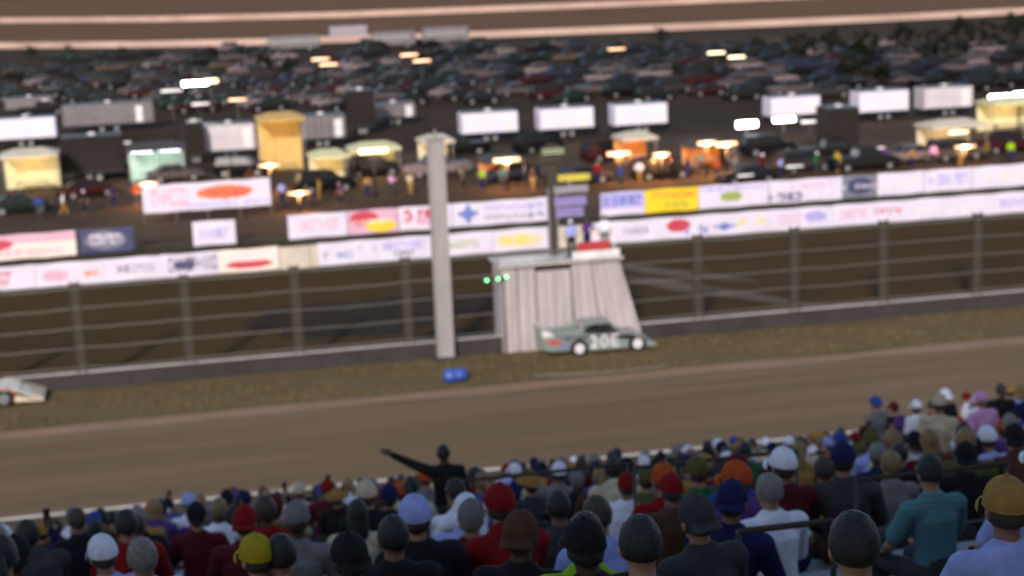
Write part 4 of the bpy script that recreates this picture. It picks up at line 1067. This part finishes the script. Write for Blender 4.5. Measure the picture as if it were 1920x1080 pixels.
# ------------------------------------------------------------------ lamps
def lamp(x, y, dist, wpx, hpx, m, label, thick=None):
    p_ = AD(x, y, dist); s = F/dist; w_ = max(.3, wpx/s); h_ = max(.07, hpx/s)
    if p_.z < .6: return
    t = tag(empty('lamp_post', (p_.x, p_.y, 0)), label, 'lamp', 'lamps over the pit and car park')
    b = MB(); b.tube([(0,.1,0),(0,.1,p_.z)], [.09,.06], M['dsteel'], 8); b.build('pole', parent=t)
    b = MB(); b.box((0,.04,p_.z+h_*.5+.04), (w_+.12,.24,.06), M['dsteel']); b.box((0,.13,p_.z), (w_+.12,.06,h_+.1), M['dsteel']); hd = b.build('lamp_head', parent=t)
    b = MB(); b.tube([(-w_/2,0,p_.z),(w_/2,0,p_.z)], h_/2, m, 12); b.build('lamp_tube', parent=hd)
    if m in (M['lorange'], M['lamb']) and dist < 145:
        ld = bpy.data.lights.new('lamp_glow', 'POINT'); ld.energy = 600; ld.color = (1,.45,.14); ld.shadow_soft_size = .12
        lo = bpy.data.objects.new('lamp_glow', ld); C.objects.link(lo); lo.parent = t; lo.location = (0, -.25, max(1.2, p_.z-.2))
W_, HT_, O_, Y_, D_ = M['lwhite'], M['lhot'], M['lorange'], M['lyellow'], M['ldim']
for i, (x, y, dist, w_, h_, m_, lb) in enumerate([
 (366,156,165,46,7,HT_,'very bright white lamp over the car park, left'), (395,152,168,26,8,Y_,'yellow lamp beside the very bright white one'),
 (322,170,160,40,4,D_,'dim pinkish lamp left of the bright white one'), (376,195,150,32,4,D_,'thin pale lamp below the bright white one'), (445,187,160,32,4,O_,'thin orange lamp above the yellow-lit tent'),
 (601,111,210,32,4,O_,'upper lamp of the orange pair over the far cars'), (616,121,200,32,4,O_,'lower lamp of the orange pair over the far cars'),
 (767,103,215,32,4,O_,'upper lamp of the orange pair behind the tower pole'), (791,114,205,32,4,O_,'lower lamp of the orange pair behind the tower pole'),
 (1156,92,225,32,3,O_,'single dim orange lamp over the far cars'), (1343,99,215,32,4,Y_,'upper lamp of the pale yellow pair'), (1381,107,208,32,4,Y_,'lower lamp of the pale yellow pair'),
 (1400,233,140,38,11,HT_,'brightest thick white lamp above the pit'), (1470,224,142,40,8,W_,'white tube lamp right of the brightest lamp'), (1520,228,142,34,5,D_,'dim tube lamp under the white trailer'), (1572,223,145,36,3,D_,'thin dim lamp by the black shadow box'),
 (1874,181,150,40,6,W_,'white tube lamp near the right edge'), (1912,177,150,26,7,W_,'white lamp at the right edge'), (1797,248,135,38,5,Y_,'small yellow-white lamp over the cream tent'),
 (1490,312,122,34,3,D_,'thin bluish lamp over the grey car'), (1398,329,120,30,3,D_,'thin pale lamp behind the banner'), (1362,270,128,40,7,O_,'orange lamp by the dark tent'), (1325,268,127,34,6,O_,'orange lamp left of its twin by the dark tent'),
 (1240,290,126,30,6,O_,'orange lamp right of the cream tent'), (1160,288,126,44,7,O_,'long soft orange lamp right of the mast'), (950,300,124,50,8,M['lamb'],'amber lamp between the pole and the mast'),
 (278,345,124,34,5,M['lamb'],'small amber lamp under the mint tent'), (1640,278,130,40,3,D_,'dim lamp above the pit fence'), (505,310,128,40,4,M['lamb'],'amber lamp beside the amber tent'), (230,268,150,30,3,D_,'faint lamp left of the mint tent'),
 (700,283,123,54,10,Y_,'wide pale yellow lamp in front of the yellow tent'), (560,362,117,40,4,O_,'low orange lamp behind the gap in the banners'), (1810,275,126,40,4,O_,'low orange lamp left of the right-edge tent')]):
    lamp(x, y, dist, w_, h_, m_, lb)

# ------------------------------------------------------------------ trees
def tree_mesh(seed, h, w_):
    r_ = random.Random(seed); b = MB(); clumps = []
    for i in range(26):
        a = r_.uniform(0, 2*PI); q = r_.random()**.5; z = r_.uniform(.30, 1.0); env = math.sqrt(max(.05, 1-((z-.55)/.55)**2))
        clumps.append((cos(a)*q*w_*env*.8, sin(a)*q*w_*env*.8, z*h*.95, r_.uniform(.5, 1.15)*h*.11))
    vs, fs = [], []
    for cx, cy, cz, cr in clumps:
        for i in range(95):
            d = Vector((r_.gauss(0,1), r_.gauss(0,1), r_.gauss(0,.8))).normalized()*cr*r_.uniform(.35, 1.15)
            s = r_.uniform(.14, .30); u_ = Vector((r_.gauss(0,1), r_.gauss(0,1), r_.gauss(0,1))).normalized()*s; v_ = u_.orthogonal().normalized()*s*.6
            c = Vector((cx, cy, cz))+d; k = len(vs); vs += [c-u_, c-v_, c+u_, c+v_]; fs.append((k,k+1,k+2,k+3))
    b.add(vs, fs, M['leaf']); cm = b.mesh('crown')
    t = MB(); t.tube([(0,0,0),(.05,0,h*.3),(0,.1,h*.62),(0,0,h*.85)], [.26,.19,.11,.04], M['bark'], 9)
    for c in clumps[:12]: t.tube([(0,.03,h*r_.uniform(.25,.5)), (c[0]*.5,c[1]*.5,c[2]*.75), (c[0],c[1],c[2])], [.09,.06,.02], M['bark'], 6)
    return cm, t.mesh('trunk')
TM = [tree_mesh(3, 8.0, 3.6), tree_mesh(5, 6.4, 4.2), tree_mesh(9, 5.2, 3.4)]
def tree(x, ybase, kind, sc, label):
    q = G(x, ybase); t = tag(empty('tree', (q.x, q.y, 0), R.uniform(0, 6)), label, 'tree', 'dark trees among the parked cars'); t.scale = (sc,)*3
    link('crown', TM[kind][0], t); link('trunk', TM[kind][1], t)
tl = [(1500,118,1,1.1),(1560,110,0,.9),(1625,122,1,1.2),(1690,104,0,1.0),(1745,112,1,1.1),(1800,96,0,1.05),(1850,100,1,1.2),(1900,92,0,1.1),(1590,150,1,.8),(1240,84,2,1.0),(500,130,1,.8),(545,142,2,.9),(400,112,2,.8),(60,112,2,.9),(130,110,1,.7),(230,112,2,.8),(1420,100,2,.9),(1655,165,2,.9)]
kn = ['tall narrow dark tree','broad dark tree','low dark tree']; rk2 = {}
for x, y, k, s in sorted(tl):
    rk2[k] = rk2.get(k, -1)+1
    tree(x, y, k, s*.62, f"{kn[k]} standing among the parked cars, {ordn(rk2[k])} of its kind from the left")
bl_ = mat('bus_paint', (.30,.25,.32), .7, col2=(.22,.19,.24), scale=1)
for i, (x0, x1, yt, yb, m_) in enumerate([(505,600,68,92,gry),(620,690,50,74,bl_),(795,880,52,80,gry),(700,780,60,86,gry)]):
    q = G((x0+x1)/2, yb+4); Y = q.y; a, c = AY(x0, yb, Y), AY(x1, yb, Y); L = c.x-a.x; H = max(2.2, AY((x0+x1)/2, yt, Y).z)
    L = min(L, 11); t = tag(empty('parked_bus', (a.x, Y, 0)), ['grey','pale lilac','long grey','dull grey','small pale','short grey','low grey'][i]+' bus beyond the parked cars, '+['near the left trees','tallest of all','right of the others','between two longer ones','near the middle','by the lone low tree','at the left end'][i], 'bus', 'buses at the far edge')
    b = MB(); b.box((L/2, 1.2, H/2+.3), (L, 2.4, H-.35), m_); o = b.build('body', parent=t); md = o.modifiers.new('b','BEVEL'); md.width = .2; md.segments = 3
    b = MB()
    for k in range(int(L/1.2)): b.box((.7+k*1.2, -.015, H*.68), (.95, .04, H*.26), M['steel'])
    b.build('window', parent=t)
    for x in (L*.18, L*.8): wheel(t, x, .1, .48, .48, .3); wheel(t, x, 2.3, .48, .48, .3)

# ------------------------------------------------------------------ light
sc = bpy.context.scene
wld = bpy.data.worlds.new("World"); sc.world = wld; wld.use_nodes = True; nt = wld.node_tree
sky = nt.nodes.new("ShaderNodeTexSky"); sky.sky_type = 'NISHITA'; sky.sun_disc = False
EL, AZ = rad(24), rad(-22)           # light comes from behind the stand, a little left
sky.sun_elevation = EL; sky.sun_rotation = PI+AZ*-1; sky.altitude = 0
nt.links.new(sky.outputs[0], nt.nodes["Background"].inputs[0]); nt.nodes["Background"].inputs[1].default_value = .19
sd = bpy.data.lights.new("sun", 'SUN'); so = bpy.data.objects.new("sun", sd); C.objects.link(so)
sd.energy = 4.2; sd.angle = rad(5); sd.color = (1, .915, .84)
dirv = Vector((sin(-AZ)*cos(EL), cos(AZ)*cos(EL), -sin(EL)))
so.rotation_euler = dirv.to_track_quat('-Z', 'Y').to_euler()
vs_ = sc.view_settings; vs_.view_transform = 'Standard'; vs_.look = 'None'; vs_.exposure = 0; vs_.gamma = 1; vs_.use_curve_mapping = False
sc.render.engine = 'CYCLES'; sc.cycles.use_denoising = True; sc.cycles.max_bounces = 5; sc.cycles.sample_clamp_indirect = 4
sc.cycles.use_light_tree = True
print("objects", len(bpy.data.objects))
